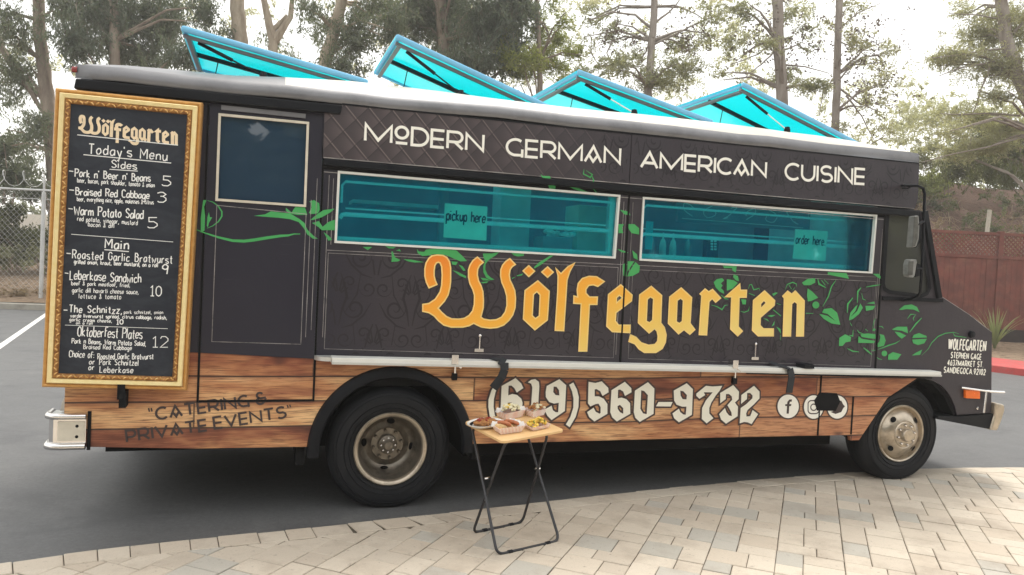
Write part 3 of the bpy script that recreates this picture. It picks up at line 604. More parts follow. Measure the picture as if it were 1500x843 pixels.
LEAVES = [(V1,[(90,60),(125,60),(100,130),(110,230),(105,380),(65,400),(65,250)]),(V1,[(150,185),(160,240),(185,240),(150,300),(140,345),(128,330),(135,240)]),
 (V1,[(620,225),(735,210),(800,178),(900,190),(1000,200),(1100,260),(1150,300),(1180,370),(1240,430),(1290,465),(1240,465),(1180,420),(1140,350),(1090,290),(1000,260),(880,245),(740,235)]),
 (V1,[(955,140),(1015,190),(1055,130),(1155,135),(1180,215),(1080,215),(990,200),(955,170)]),(V1,[(1200,75),(1250,60),(1305,95),(1310,160),(1290,200),(1220,205),(1195,195),(1225,140),(1220,95)]),
 (V1,[(1210,270),(1280,210),(1350,165),(1465,150),(1420,190),(1330,240),(1250,265)]),(V1,[(1230,300),(1300,280),(1340,340),(1400,290),(1470,265),(1470,375),(1330,375),(1300,345)]),(V1,[(1350,395),(1400,430),(1440,475),(1400,485)]),
 (V2,[(85,90),(190,90),(140,125)]),(V2,[(330,80),(450,90),(420,110),(370,105)]),(V2,[(400,140),(415,140),(440,205),(500,235),(470,250),(400,255),(405,215)]),(V2,[(530,225),(620,230),(760,258),(660,262),(590,250)]),(V2,[(450,130),(490,115),(505,140)]),
 (V2,[(680,110),(700,140),(760,145),(780,120),(900,105),(1110,125),(1180,190),(1230,245),(1160,250),(1090,220),(1000,180),(860,170),(800,185),(740,190),(690,160)]),(V2,[(1060,250),(1130,255),(1110,290),(1070,285)]),(V2,[(1140,285),(1180,300),(1215,350),(1190,355)]),(V2,[(1070,345),(1130,365),(1220,410),(1220,435),(1150,405)]),
 (V3,[(200,250),(350,250),(480,225),(420,280),(340,330),(290,370),(245,430),(240,520),(280,610),(340,660),(395,690),(340,700),(260,665),(210,570),(205,470),(240,380),(210,310)]),(V3,[(160,660),(250,672),(330,705),(200,705)]),(V3,[(160,735),(290,720),(270,745),(200,755)]),(V3,[(680,240),(900,240),(890,290),(790,300),(720,280)]),
 (V3,[(1060,485),(1150,400),(1300,310),(1340,280),(1400,280),(1300,350),(1180,440),(1080,500)]),(V3,[(690,665),(760,640),(700,680)]),(V3,[(770,620),(880,590),(860,620),(780,635)]),
 (V4,[(60,75),(75,90),(125,90),(150,140),(100,135),(70,100)]),(V4,[(115,155),(168,155),(165,190),(125,190)]),(V4,[(250,160),(340,180),(400,205),(360,205),(300,185)]),(V4,[(635,335),(700,350),(712,375),(670,370)]),(V4,[(625,440),(665,440),(650,470),(660,505),(625,505)]),(V4,[(692,440),(740,440),(775,470),(775,515),(720,505),(700,475)]),
 (V4,[(615,620),(670,635),(700,650),(650,645)]),(V4,[(725,630),(760,660),(765,700),(735,685)]),(V4,[(655,735),(680,720),(683,820),(660,815)]),(V4,[(692,710),(740,710),(690,785)]),(V4,[(748,715),(780,745),(775,790),(730,815),(690,820),(700,790)]),
 (V5,[(185,60),(320,65),(310,125),(280,110),(275,85),(200,85)]),(V5,[(290,145),(330,160),(340,210),(310,200),(285,170)]),(V5,[(100,220),(130,190),(180,180),(200,200),(168,230),(185,250),(168,275),(195,300),(200,330),(160,310),(120,270)]),(V5,[(225,190),(290,200),(330,225),(280,280),(225,300)]),(V5,[(360,380),(410,385),(405,430),(375,430)]),(V5,[(655,330),(690,315),(710,320),(670,350)]),(V5,[(610,540),(640,530),(690,530),(650,550)]),(V5,[(570,560),(610,570),(630,595)]),(V5,[(650,640),(680,585),(675,625)]),(V5,[(695,640),(735,665),(740,710)]),
 (V6,[(135,160),(180,130),(240,125),(240,160),(200,180),(150,180)]),(V6,[(340,75),(490,85),(510,130),(440,115),(340,95)]),(V6,[(180,205),(215,230),(265,280),(210,305),(182,310),(175,260)]),(V6,[(272,410),(290,412),(340,425),(405,468),(340,410),(295,398),(310,370),(370,362),(415,400),(440,495),(370,485),(310,450)]),(V6,[(700,90),(750,90),(775,135),(740,120)]),(V6,[(512,440),(520,400),(560,350),(580,335),(560,385),(520,435),(575,385),(600,325),(620,360),(590,410),(540,450),(510,460)]),(V6,[(640,345),(720,345),(700,375),(645,385)]),(V6,[(650,325),(710,310),(715,330)]),
 (V7,[(145,590),(150,500),(215,460),(280,490),(275,540),(220,550),(185,590)]),(V7,[(385,460),(470,450),(555,460),(555,510),(480,505),(400,490)]),(V7,[(365,480),(400,510),(550,535),(540,560),(360,555)]),(V7,[(530,395),(560,400),(545,425),(520,420)]),(V7,[(600,455),(650,470),(670,530),(650,590),(580,605),(560,590),(600,540),(610,490)]),(V7,[(700,690),(750,660),(845,685),(800,745),(695,745)]),(V7,[(740,405),(800,375),(910,375),(920,450),(850,420),(760,412)]),(V7,[(770,430),(830,440),(900,475),(850,510),(810,480)]),
 (V8,[(110,155),(160,115),(230,105),(280,130),(305,180),(250,155),(180,150),(130,158)]),(V8,[(235,425),(250,395),(300,378),(370,405),(375,420)]),(V8,[(235,440),(375,432),(350,475),(290,492),(245,475)]),(V8,[(232,590),(270,565),(330,535),(310,585),(250,590)])]
STEMS = [(V1,11,[(135,65),(190,80),(245,120),(285,180),(285,230),(250,285),(190,330),(130,355)]),(V1,24,[(20,370),(110,405),(250,450),(400,485),(520,490),(620,478),(760,455),(900,435),(980,430),(1040,415),(1105,415)]),
 (V4,9,[(375,40),(370,75),(420,100),(435,80),(390,50)]),(V4,9,[(430,85),(445,120),(440,155)]),(V4,8,[(440,180),(465,210)]),(V5,9,[(430,285),(440,245),(460,240),(480,290),(510,285),(530,275),(540,300)]),(V5,9,[(435,325),(490,345)]),(V5,10,[(75,435),(130,450),(180,480),(205,440),(235,435)]),(V5,10,[(170,340),(210,375),(240,380)]),(V5,8,[(355,495),(390,505),(430,490),(440,450)]),(V5,13,[(665,480),(740,540)]),(V5,7,[(700,420),(740,435)]),(V5,7,[(735,720),(735,770)]),(V5,10,[(780,290),(800,240),(850,220),(885,235),(890,265)]),(V5,9,[(815,245),(840,285)]),(V5,7,[(870,270),(850,295)]),(V5,9,[(975,515),(1040,515)]),
 (V6,14,[(260,130),(270,170),(325,200)]),(V6,9,[(290,140),(320,180)]),(V6,7,[(310,135),(345,170)]),(V6,11,[(405,140),(370,190),(345,270),(300,350)]),(V6,7,[(168,403),(225,405)]),(V6,10,[(645,195),(700,185),(770,175)]),(V6,15,[(605,200),(580,230),(575,320)]),(V6,7,[(610,245),(620,290),(645,300)]),(V6,15,[(540,280),(500,330),(495,400)]),
 (V7,13,[(260,470),(300,480),(305,410)]),(V7,11,[(270,330),(290,365)]),(V7,15,[(240,620),(300,650),(370,658)]),(V7,11,[(350,410),(370,440),(420,455)]),(V7,10,[(525,390),(540,310),(555,280)]),(V7,11,[(590,370),(630,375),(645,395)]),(V7,18,[(420,610),(470,650),(515,690)]),(V7,13,[(510,640),(555,640)]),(V7,15,[(580,630),(640,610),(700,585),(780,560),(830,530)]),(V7,10,[(560,710),(590,735),(630,745)]),(V7,11,[(440,400),(470,425)]),
 (V8,10,[(190,240),(220,200),(260,200)]),(V8,10,[(270,200),(245,235),(250,260)]),(V8,16,[(325,235),(270,290),(210,370)]),(V8,10,[(325,590),(390,525),(420,470),(480,410),(550,380),(630,370),(680,385)]),(V8,9,[(620,370),(640,405),(750,420)])]
DOTS = [(V6, 245, 338, 28), (V7, 655, 675, 32)]
# ------------------------------------------------------------------ the food truck
T = thing('food_truck', 'dark food truck with printed planks along its skirt and four raised cyan roof hatches', 'food truck', (2.7, 1.15, 0))
def part(name, mb, mat, parent=None, **k): return mb.build(name, mat, parent or T, **k)
def px2(l, y=0.0): return [(p.x, p.z) for p in (P(a, b, y) for a, b in l)]
W1 = px2([(496, 252), (907, 287), (900, 378), (491, 355)]); W2 = px2([(942, 290), (1283, 316), (1276, 400), (937, 381)])
WD = px2([(322, 168.6), (451, 181), (446.5, 302), (317.5, 293)])
def circ(cx, cz, r, a0, a1, n): return [(cx + r * math.cos(math.radians(a0 + (a1 - a0) * i / n)), cz + r * math.sin(math.radians(a0 + (a1 - a0) * i / n))) for i in range(n + 1)]
RX, RZ, FX, FZ = .935, .425, 5.655, .42
# side panels
part('rear_panel', MB().slab([(-1.15, 1.14), (-.388, 1.135), (-.388, 2.84), (-1.15, 2.84)], 0, .04), M['wrap'])
wood = [(-1.165, .525), (-.4, .490), (RX - .55, .480)] + circ(RX, .455, .545, 177, 3, 26) + [(1.50, .468), (3.33, .466), (4.60, .458), (5.02, .452), (5.03, .405), (5.125, .405), (5.415, .784), (5.752, .968), (5.752, .985), (.37, 1.098), (-.385, 1.133), (-1.165, 1.138)]
part('plank_skirt', MB().slab(wood, 0, .03), M['wood'])
door = MB().slab([(-.372, 1.134), (.362, 1.099), (.362, 2.83), (-.372, 2.83)], -.006, .04, [WD]); door_o = part('side_door', door, M['wrap'])
ring = lambda q, g: [(lerp(sum(p[0] for p in q) / 4, p[0], 1) + g * (1 if p[0] > sum(r[0] for r in q) / 4 else -1), p[1] + g * (1 if p[1] > sum(r[1] for r in q) / 4 else -1)) for p in q]
fr = MB().slab(ring(WD, .008), -.018, 0, [ring(WD, -.008)]).build('window_frame', M['cream_trim'], door_o)
MB().slab(ring(WD, .004), .010, .016).build('window_pane', M['doorglass'], door_o)
MB().slab([(-.30, 2.752), (.24, 2.752), (.24, 2.782), (-.30, 2.782)], -.02, -.006).build('drip_strip', M['roofgrey'], door_o)
main = [(.378, 1.10), (5.252, .99), (5.252, 2.49), (.378, 2.49)]
part('serving_side_panel', MB().slab(main, 0, .04, [W1, W2]), M['wrap'])
cabhole = px2([(1300, 310), (1345, 313), (1347, 335), (1352, 365), (1358, 400), (1361, 422), (1357, 430), (1348, 434), (1302, 428), (1295, 424), (1293, 416)])
nose = [(5.256, .99), (5.7525, .988)] + px2([(1352, 554), (1366, 558), (1379, 565), (1387, 573), (1393.5, 583), (1399, 596), (1402, 608), (1452, 605), (1453, 487), (1420, 461), (1380, 435), (1371, 432), (1366, 400), (1358, 352), (1352, 312)]) + [(5.67, 2.49), (5.256, 2.49)]
part('cab_side_panel', MB().slab(nose, 0, .04, [cabhole]), M['wrap'])
gask = MB(); ribbon(gask, cabhole, .035, -.008, True); part('window_gasket', gask, M['black'])
cabw = MB().slab(cabhole, .012, .018); part('cab_window', cabw, M['cabglass'])
gb = MB(); p_ = px2([(1297, 378), (1362, 381)]); gb.slab([(p_[0][0], p_[0][1] - .006), (p_[1][0] - .06, p_[1][1] - .006), (p_[1][0] - .06, p_[1][1] + .006), (p_[0][0], p_[0][1] + .006)], .004, .01); part('window_divider', gb, M['cabglass'])
band = [(.366, 2.492), (5.56, 2.50), (5.585, 2.60), (5.575, 2.905), (3.2, 2.895), (.36, 2.84 + .02)]
part('sign_band', MB().slab([(.366, 2.492), (2.700, 2.492), (2.700, 2.893), (.36, 2.865)], -.03, .04), M['wrap'])
part('sign_band', MB().slab([(2.706, 2.492), (5.56, 2.50), (5.585, 2.60), (5.575, 2.905), (2.706, 2.893)], -.03, .04), M['wrap'])
part('band_rail', MB().slab([(.372, 2.442), (5.60, 2.43), (5.60, 2.486), (.372, 2.486)], -.04, -.002), M['black'], bevel=.006)
part('rail_shadow_strip', MB().slab([(.372, 2.418), (5.25, 2.405), (5.25, 2.428), (.372, 2.440)], -.004, -.0005), M['dull_black'])  # dark strip painted in for the gap and shadow line under the rail
# joints between the panels, slightly proud black beads, and the worn pale edges of the wrap
for x, z0, z1 in ((-.38, .80, 2.83), (.370, .80, 2.86), (2.722, 1.07, 2.42), (5.254, 1.0, 2.42), (4.67, .46, 1.0), (5.03, .46, .80)): part('panel_joint', MB().box(x - .007, x + .007, -.0065, .0, z0, z1), M['dull_black'])
part('panel_joint', MB().box(-.372, .362, -.0066, 0, .802, .815), M['dull_black'])

eb = MB()
def frame_line(q, w=.0035, y=-.003): ribbon(eb, q, w, y, True)
frame_line([(.43, 1.17), (2.66, 1.125), (2.66, 1.84), (.43, 1.84)]); frame_line([(2.79, 1.12), (5.2, 1.07), (5.2, 1.83), (2.79, 1.83)], .003)
frame_line([(-.305, 1.21), (.27, 1.20), (.27, 2.10), (-.305, 2.12)], .004, -.0085)
for x, a, c_ in ((.415, 1.25, 2.38), (.445, 1.9, 2.36), (.30, 1.25, 2.2), (.335, 1.3, 2.35), (2.68, 1.15, 2.36), (2.70, 1.5, 2.3), (2.76, 1.6, 2.36), (5.235, 1.5, 2.3), (5.215, 1.2, 1.9)): eb.box(x - .0018, x + .0018, -.004 if x > .37 else -.0095, -.001, a, c_)
ribbon(eb, [(.375, 2.40), (5.24, 2.385)], .006, -.005); ribbon(eb, [(.37, 2.495), (5.55, 2.503)], .006, -.033); ribbon(eb, [(.42, 1.86), (5.2, 1.87)], .004, -.004)
ribbon(eb, px2([(1380, 435.5), (1420, 461.5), (1453, 487.5)]), .006, -.003)
eb.build('worn_edge', M['worn'], T, kind='stuff')
# serving windows
for nm, q in (('w1', W1), ('w2', W2)):
    f = part('serving_window', MB().slab(ring(q, .006), -.012, .02, [ring(q, -.010)]), M['alu_light'])
    MB().slab(ring(q, .002), .026, .032).build('window_pane', M['tintglass'], f)
    x0, x1 = min(p[0] for p in q), max(p[0] for p in q)
    b = MB(); r = [(x0 + .07, 2.345), (x1 - .05, 2.345)]
    b.tube([(x0 + .035, .05, 2.20), (x0 + .035, .05, 2.32), (x0 + .06, .05, 2.35), (x1 - .06, .05, 2.35), (x1 - .04, .05, 2.34)], .010)
    b.tube([(x0 + .03, .06, 2.09), (x0 + .045, .06, 2.115), (x0 + .07, .06, 2.12), (x1 - .05, .06, 2.125)], .016); b.tube([(x0 + .07, .10, 2.165), (x1 - .05, .10, 2.17)], .006)
    b.tube([(x1 - .045, .06, 2.34), (x1 - .045, .06, 1.97)], .006)
    b.build('slide_rail', M['railwhite'], f)
    b = MB().box(x0 + .012, x1 - .012, .045, .16, 1.90, 1.962).box(x1 - .055, x1 - .004, .045, .09, 1.963, 2.40).box(x0 + .004, x0 + .02, .045, .09, 1.963, 2.40)
    b.build('window_sill', M['inlight'], f)
q = P(944, 324, .05), P(955, 366, .05); part('blue_panel', MB().box(q[0].x + .02, q[1].x, .05, .06, q[1].z, q[0].z), M['cyan'])
# body shell: floor, far wall, rear, nose, interior
part('far_side_wall', MB().box(-1.15, 5.25, 2.26, 2.30, .40, 2.85), M['wrap'])
part('rear_wall', MB().box(-1.15, -1.11, .041, 2.259, .5, 2.85), M['wrap'])
part('body_floor', MB().box(-1.10, 5.24, .045, 2.255, .96, 1.0), M['inwall'])
part('interior_wall', MB().box(-1.0, 5.15, 1.75, 1.78, 1.01, 2.82), M['inwall'])
part('cab_bulkhead', MB().box(5.19, 5.21, .045, 1.54, 1.01, 2.80), M['inlight'])
HXR = [(-.50, .55), (.98, 2.0), (2.45, 3.45), (3.98, 5.0)]
cl_ = MB().box(-1.05, 5.18, .045, .40, 2.83, 2.845).box(-1.05, 5.18, 1.35, 2.25, 2.83, 2.845)
for a_, b_ in zip([-1.05] + [h[1] for h in HXR], [h[0] for h in HXR] + [5.18]): cl_.box(a_, b_, .401, 1.349, 2.83, 2.845)
part('ceiling_lining', cl_, M['inlight'])
body = [(5.30, 1.0), (5.76, .985), (5.95, .93), (6.1, .82), (6.2, .68), (6.25, .62), (6.66, .635), (6.60, 1.39), (5.965, 1.69), (5.30, 1.69)]
part('nose_body', MB().slab(body, .042, 2.3), M['wrap'])
ws = MB(); ws.hexa([(5.90, .03, 1.70), (5.93, .03, 1.70), (5.93, 2.28, 1.70), (5.90, 2.28, 1.70)], [(5.655, .03, 2.50), (5.685, .03, 2.50), (5.685, 2.28, 2.50), (5.655, 2.28, 2.50)])
part('windshield', ws, M['cabglass']); wp = MB().bar((5.925, -.004, 1.71), (5.69, -.004, 2.49), .045, .05, (0, 1, 0)); part('windshield_pillar', wp, M['black'])
part('roof_front_cap', MB().slab([(5.3, 2.49), (5.62, 2.49), (5.64, 2.62), (5.62, 2.95), (5.3, 3.0)], .042, 2.28), M['wrap'])
part('seat_back', MB().box(5.34, 5.5, .5, 1.0, 1.02, 2.0), M['black'], bevel=.04)
part('cab_lining', MB().box(5.22, 5.24, 1.55, 2.25, 1.0, 2.8), M['indark'])
# roof: stations along x, rolled gutter then crowned pan
XS = [-1.16, -1.15, -1.12, -1.06, -.9, -.7, -.50, -.24, .1, .4, .55, .8, .98, 1.2, 1.6, 2, 2.2, 2.45, 2.8, 3.1, 3.45, 3.7, 3.98, 4.3, 4.6, 5.0, 5.3, 5.48, 5.56, 5.59]
rf = MB(); gut = MB()
zl = lambda x: interp(x, [-1.15, .5, 1.46, 5.5], [2.852, 2.872, 2.893, 2.908]) + .004 * math.sin(x * 5) + .003 * math.sin(x * 13)
zc = lambda x: interp(x, [-1.16, -1.12, -1.05, -.24, .62, 2, 3.4, 4.9, 5.5, 5.66], [2.92, 2.97, 3.015, 3.045, 3.118, 3.10, 3.130, 3.115, 3.06, 2.99]) + .003 * math.sin(x * 7)
def prof(x):
    a, c_ = zl(x), zc(x); k = (1 if x < 4.2 else lerp(1, .25, (x - 4.2) / 1.4)) if x > -1.1 else (.5 if x > -1.14 else .2)
    return [(-.03, a), (-.038 * k, a + .010), (-.042 * k, a + .038), (-.028 * k, a + .07), (.0, a + .095)], [(.0, a + .095), (.06, lerp(a + .095, c_, .40)), (.16, lerp(a + .095, c_, .78)), (.30, c_), (.40, c_ + .005), (1.35, c_ + .02), (1.6, c_ + .02), (2.1, c_ - .02), (2.30, a)]
for mb, idx in ((gut, 0), (rf, 1)):
    vs = []; fs = []; m = None
    for x in XS:
        pr = prof(x)[idx]; m = len(pr); vs += [(x, y, z) for y, z in pr]
    for i in range(len(XS) - 1):
        for j in range(m - 1):
            if idx and j == 4 and any(h[0] - .001 < (XS[i] + XS[i + 1]) / 2 < h[1] for h in HXR): continue      # the hatch openings
            fs.append((i * m + j, i * m + j + 1, (i + 1) * m + j + 1, (i + 1) * m + j))
    mb.add(vs, fs)
    if idx: mb.m = [0 if vs[f[0]][0] < .1 else 1 for f in fs]; mb.add([(XS[0], y, z) for y, z in prof(XS[0])[1]] , [tuple(range(m))])
part('roof_gutter', gut, M['roofgrey'], smooth=True)
part('roof', rf, [M['roofgrey'], M['roofwhite']], smooth=True)
part('drip_rail', MB().slab([(-1.16, 2.785), (.47, 2.80), (.48, 2.862), (-1.15, 2.848)], -.05, .0), M['black'], bevel=.008)
part('roof_seam', MB().slab([(.48, 2.868), (5.57, 2.905), (5.57, 2.915), (.48, 2.878)], -.034, -.02), M['black'])
part('roof_leak_baffle', MB().slab([(-1.14, 2.80), (5.60, 2.80), (5.60, 2.965), (-1.14, 2.93)], .0405, .06), M['dull_black'])  # added slab, stops cyan light leaking out under the gutter
part('clearance_light', MB().lathe([(0, -.03), (.018, -.02), (.02, .01)], (-1.16, -.0, 2.91), 'x', 12), plain('dark_red_lens', (.25, .03, .03), .3), smooth=True)
# ---- roof hatches
HY = .30; HW = 1.2
HA = [((266, 34), (531, 112)), ((582, 47), (802, 150)), ((848, 99), (1040, 172)), ((1090, 118), (1257, 205))]
FT = [(386, 112), (675, 138), (929, 166), (1153, 191)]
for (a, b_), ft in zip(HA, FT):
    A = P(*a, HY); B = P(*b_, HY); e = (A - B).normalized(); B = B - e * .05; L = (A - B).length; y_ = Vector((0, 1, 0)); n_ = y_.cross(e).normalized()
    if n_.z < 0: n_ = -n_
    A0 = A - n_ * .03; B0 = B - n_ * .03
    hb = MB()
    hb.bar(B0 + y_ * .02, A0 + y_ * .02, .034, .046, n_); hb.bar(B0 + y_ * (HW - .02), A0 + y_ * (HW - .02), .034, .046, n_)
    hb.bar(A0 + e * -.025 + y_ * .046, A0 + e * -.025 + y_ * (HW - .046), .034, .044, n_)
    h = part('roof_hatch', hb, M['blue_edge'], bevel=.02)
    p = MB(); q = [B0 + y_ * .04, A0 + y_ * .04, A0 + y_ * (HW - .04), B0 + y_ * (HW - .04)]
    p.hexa([v - n_ * .004 for v in q], [v + n_ * .012 for v in q]); p.build('acrylic_panel', M['cyan'], h)
    g = MB(); o = -n_ * .038
    g.bar(B0 + y_ * .055 + o, A0 + y_ * .055 + o - e * .02, .03, .022, n_); g.bar(A0 - e * .055 + y_ * .08 + o, A0 - e * .055 + y_ * (HW - .06) + o, .03, .022, n_)
    g.build('gasket', M['roofgrey'], h)
    br = MB().bar(A0 - e * .05 + y_ * HW * .5 + o * .6, B0 + y_ * HW * .5 + o * .6, .03, .03, n_); br.build('brace', M['black'], h)
    F = P(*ft, .26); S = A0 - e * .12 + y_ * .09 + o * 1.3; mid = S.lerp(F, .52)
    st = MB().tube([S, mid], .013); st.build('strut', M['black'], h); st = MB().tube([mid, F], .006); st.build('strut_rod', M['black'] if ft[0] < 800 else M['chrome'], h)
    MB().lathe([(0, .03), (.02, .028), (.028, .0), (.028, -.02)], F, 'z', 10).build('strut_foot', M['black'], h)
    cw = A0 - e * .22 + y_ * (HW * .5) + o; MB().tube([cw, cw - Vector((.02, 0, .12)), cw - Vector((.05, 0, .25))], .004, 5).build('wire', M['black'], h)
    lf = MB().bar(B0 + y_ * .05 - n_ * .04 + e * .12, B0 + y_ * .05 - Vector((-.03, 0, .10)), .012, .03, n_); lf.build('hinge', M['roofgrey'], h)
# ---- serving shelf
Pa, Pb, Pc, Pd = P(486, 524, -.12), P(1379, 545, -.12), P(1379, 552, -.12), P(486, 534, -.12)
sb = MB(); sb.hexa([(Pd.x, Pd.y, Pd.z), (Pc.x, Pc.y, Pc.z), (Pc.x, -.001, Pc.z), (Pd.x, -.001, Pd.z)], [(Pa.x, Pa.y, Pa.z), (Pb.x, Pb.y, Pb.z), (Pb.x, -.001, Pb.z), (Pa.x, -.001, Pa.z)])
sh = part('serving_shelf', sb, M['alu_light'], bevel=.004)
sb = MB(); n = 9; arcp = [(Pa.x - .002, -.119)] + [(Pa.x - .11 * math.sin(math.radians(90 * i / n)), -.119 + .119 * (1 - math.cos(math.radians(90 * i / n)))) for i in range(1, n + 1)] + [(Pa.x - .002, -.001)]
sb.hexa([(x, y, Pa.z - .028) for x, y in arcp], [(x, y, Pa.z) for x, y in arcp]); sb.build('shelf_corner', M['alu'], sh)
lip = MB(); lip.bar((Pd.x, -.123, Pd.z + .008), (Pc.x, -.123, Pc.z + .008), .016, .006, (0, 1, 0)); lip.build('shelf_lip', M['alu'], sh)
sh2 = MB().slab([(3.9, 1.002), (5.9, .960), (5.9, .985), (3.9, 1.026)], -.02, -.001); part('shelf_bracket_rail', sh2, M['black'])
for pts in ([(722, 525, -.03), (732, 528, -.12), (739, 532, -.136), (739, 542, -.138), (735, 553, -.13), (723, 568, -.10)], [(1128, 531, -.02), (1146, 537, -.10), (1157, 541, -.136), (1160, 552, -.138), (1158, 562, -.13), (1156, 575, -.12)]):
    b = MB(); pp = [P(*q) for q in pts]
    for q0, q1 in zip(pp, pp[1:]): b.bar(q0, q1 + (q1 - q0) * .06, .062, .008, (0, -1, .15) if q0.y < -.1 else (0, -.2, 1))
    part('shelf_strap', b, M['strap'])
for cx, cy in ((703, 500), (1107, 512)):
    b = MB(); q = P(cx, cy - 8, -.015); r = P(cx - 1, cy + 12, -.015); b.tube([r, q], .006); b.lathe([(0, -.01), (.011, -.005), (.011, .005), (0, .012)], q, 'y', 10); s_ = P(cx - 5, cy + 13, -.001); b.box(s_.x - .02, s_.x + .05, -.02, -.001, s_.z - .012, s_.z + .012); part('latch', b, M['chrome'])
for cx, cy in ((666, 527), (1076, 534)):
    b = MB(); q = P(cx, cy, -.11); b.box(q.x - .025, q.x + .025, -.127, -.06, q.z - .03, q.z + .035); b.bar((q.x, -.11, q.z - .02), (q.x + .05, -.12, q.z - .06), .015, .012); s_ = P(cx, cy + 20, -.02); b.box(s_.x - .006, s_.x + .006, -.03, -.015, s_.z, s_.z + .08); part('latch', b, M['chrome'])
    b = MB().box(s_.x - .018, s_.x + .018, -.035, -.001, s_.z - .05, s_.z + .0); part('latch_block', b, M['black'])
b = MB(); q = P(1180, 537, -.08); b.box(q.x - .05, q.x + .05, -.13, -.02, q.z - .012, q.z + .022); part('rubber_stop', b, M['black'])
# ---- wheels
def wheel(cx, cz, y0, R, front):
    ty = MB().lathe([(.255, .05), (.258, .012), (.275, .0), (.31, -.012), (.37, -.018), (.415, -.008), (R - .012, .02), (R, .045), (R, .19), (R - .012, .215), (.39, .23), (.26, .22)], (cx, y0, cz), 'y', 72)
    for k in range(3): ty.lathe([(R + .0015, .075 + k * .04), (R - .010, .079 + k * .04), (R - .010, .085 + k * .04), (R + .0015, .089 + k * .04)], (cx, y0, cz), 'y', 72)
    w = part('wheel', ty, M['rubber'], smooth=True)
    for r_ in (.300, .335, .392, .412): MB().lathe([(r_ - .003, -.0105 if r_ < .31 else -.0145 if r_ < .35 else -.0125 if r_ < .40 else -.007), (r_, -.017 if r_ < .31 else -.0215 if r_ < .35 else -.018 if r_ < .40 else -.012), (r_ + .003, -.0105 if r_ < .31 else -.0145 if r_ < .35 else -.0125 if r_ < .40 else -.007)], (cx, y0, cz), 'y', 72).build('sidewall_rib', M['rubber'], w, smooth=True)
    if front:
        rp = [(.262, .02), (.266, -.004), (.258, -.012), (.246, -.006), (.238, .02), (.232, .03), (.222, .022), (.205, -.004), (.18, -.028), (.15, -.042), (.128, -.048), (.120, -.044), (.112, -.052), (.06, -.054), (.0, -.054)]
    else:
        rp = [(.262, .02), (.270, -.008), (.262, -.018), (.244, -.013), (.236, -.004), (.233, .02), (.230, .05), (.216, .10), (.206, .135), (.190, .165), (.165, .178), (.13, .17), (.12, .16), (.0, .16)]
    MB().lathe(rp[:6 if not front else 99], (cx, y0, cz), 'y', 64).build('rim', M['rim'], w, smooth=True)
    if not front: MB().lathe(rp[5:], (cx, y0, cz), 'y', 64).build('wheel_disc', M['rimdark'], w, smooth=True)
    yo = -.054 if front else .155; rr = .092 if front else .105
    hubm = M['rim'] if front else M['rimdark']
    MB().lathe([(.062, yo + .01), (.060, yo - .03), (.052, yo - .04), (.02, yo - .043), (0, yo - .043)] if front else [(.075, yo + .01), (.07, yo - .035), (.045, yo - .05), (.03, yo - .07), (0, yo - .075)], (cx, y0, cz), 'y', 24).build('hub', hubm, w, smooth=True)
    for k in range(8):
        a = 2 * PI * k / 8 + .2; MB().lathe([(.013, yo + .01), (.013, yo - .016), (.008, yo - .024), (0, yo - .025)], (cx + rr * math.cos(a), y0, cz + rr * math.sin(a)), 'y', 8).build('lug_nut', M['chrome'] if front else M['rimdark'], w, smooth=True)
    if not front:
        for k in range(8): a = 2 * PI * k / 8; MB().lathe([(.007, yo), (.007, yo - .052), (0, yo - .055)], (cx + .052 * math.cos(a), y0, cz + .052 * math.sin(a)), 'y', 6).build('hub_bolt', M['chrome'], w, smooth=True)
    for k in range(4):
        a = 2 * PI * k / 4 + (.75 if front else -.1); hr = .185 if front else .172
        c = Vector((cx + hr * math.cos(a), y0 + (-.026 if front else .150), cz + hr * math.sin(a))); rad = Vector((math.cos(a), .55 if front else .9, math.sin(a))).normalized(); tan = Vector((-math.sin(a), 0, math.cos(a))); nn = rad.cross(tan)
        if nn.y > 0: nn = -nn
        vs = [c + nn * .006 + rad * (.024 * math.cos(t)) + tan * (.030 * math.sin(t)) for t in [2 * PI * i / 16 for i in range(16)]]
        mb = MB(); mb.add(vs, [tuple(range(16))]); mb.build('hand_hole', M['dull_black'], w, fixn=False)
wheel(RX, .436, .05, .452, False); wheel(FX, .440, .06, .452, True)
for cx, y0 in ((RX, 1.85), (FX, 1.95)):
    ty = MB().lathe([(.0, .1), (.26, .1), (.30, .0), (.395, .0), (.42, .03), (.42, .2), (.39, .23), (0, .22)], (cx, y0, .42), 'y', 40); part('wheel', ty, M['rubber'], smooth=True)
# fender flare and wells
fl = MB(); vs = []; fs = []; pr = [(.515, .0), (.517, -.026), (.528, -.040), (.558, -.043), (.592, -.026), (.602, .0)]; N = 40
for i in range(N + 1):
    a = math.radians(-4 + 188 * i / N)
    for r, y in pr: vs.append((RX + .005 + r * math.cos(a) * 1.0, y, .448 + r * math.sin(a)))
for i in range(N):
    for j in range(len(pr) - 1): k = i * len(pr) + j; fs.append((k, k + 1, k + len(pr) + 1, k + len(pr)))
fl.add(vs, fs); part('wheel_arch_flare', fl, M['black'], smooth=True)
wl_ = MB(); vs = []; fs = []
for i in range(N + 1):
    a = math.radians(-4 + 188 * i / N)
    for y in (.0, .75): vs.append((RX + .005 + .53 * math.cos(a), y, .448 + .53 * math.sin(a)))
for i in range(N): fs.append((2 * i, 2 * i + 1, 2 * i + 3, 2 * i + 2))
wl_.add(vs, fs); part('wheel_well', wl_, M['dull_black'])
part('wheel_well', MB().box(5.06, 6.24, .62, .66, .3, 1.1).box(5.04, 6.26, .045, .62, .975, 1.0), M['dull_black'])
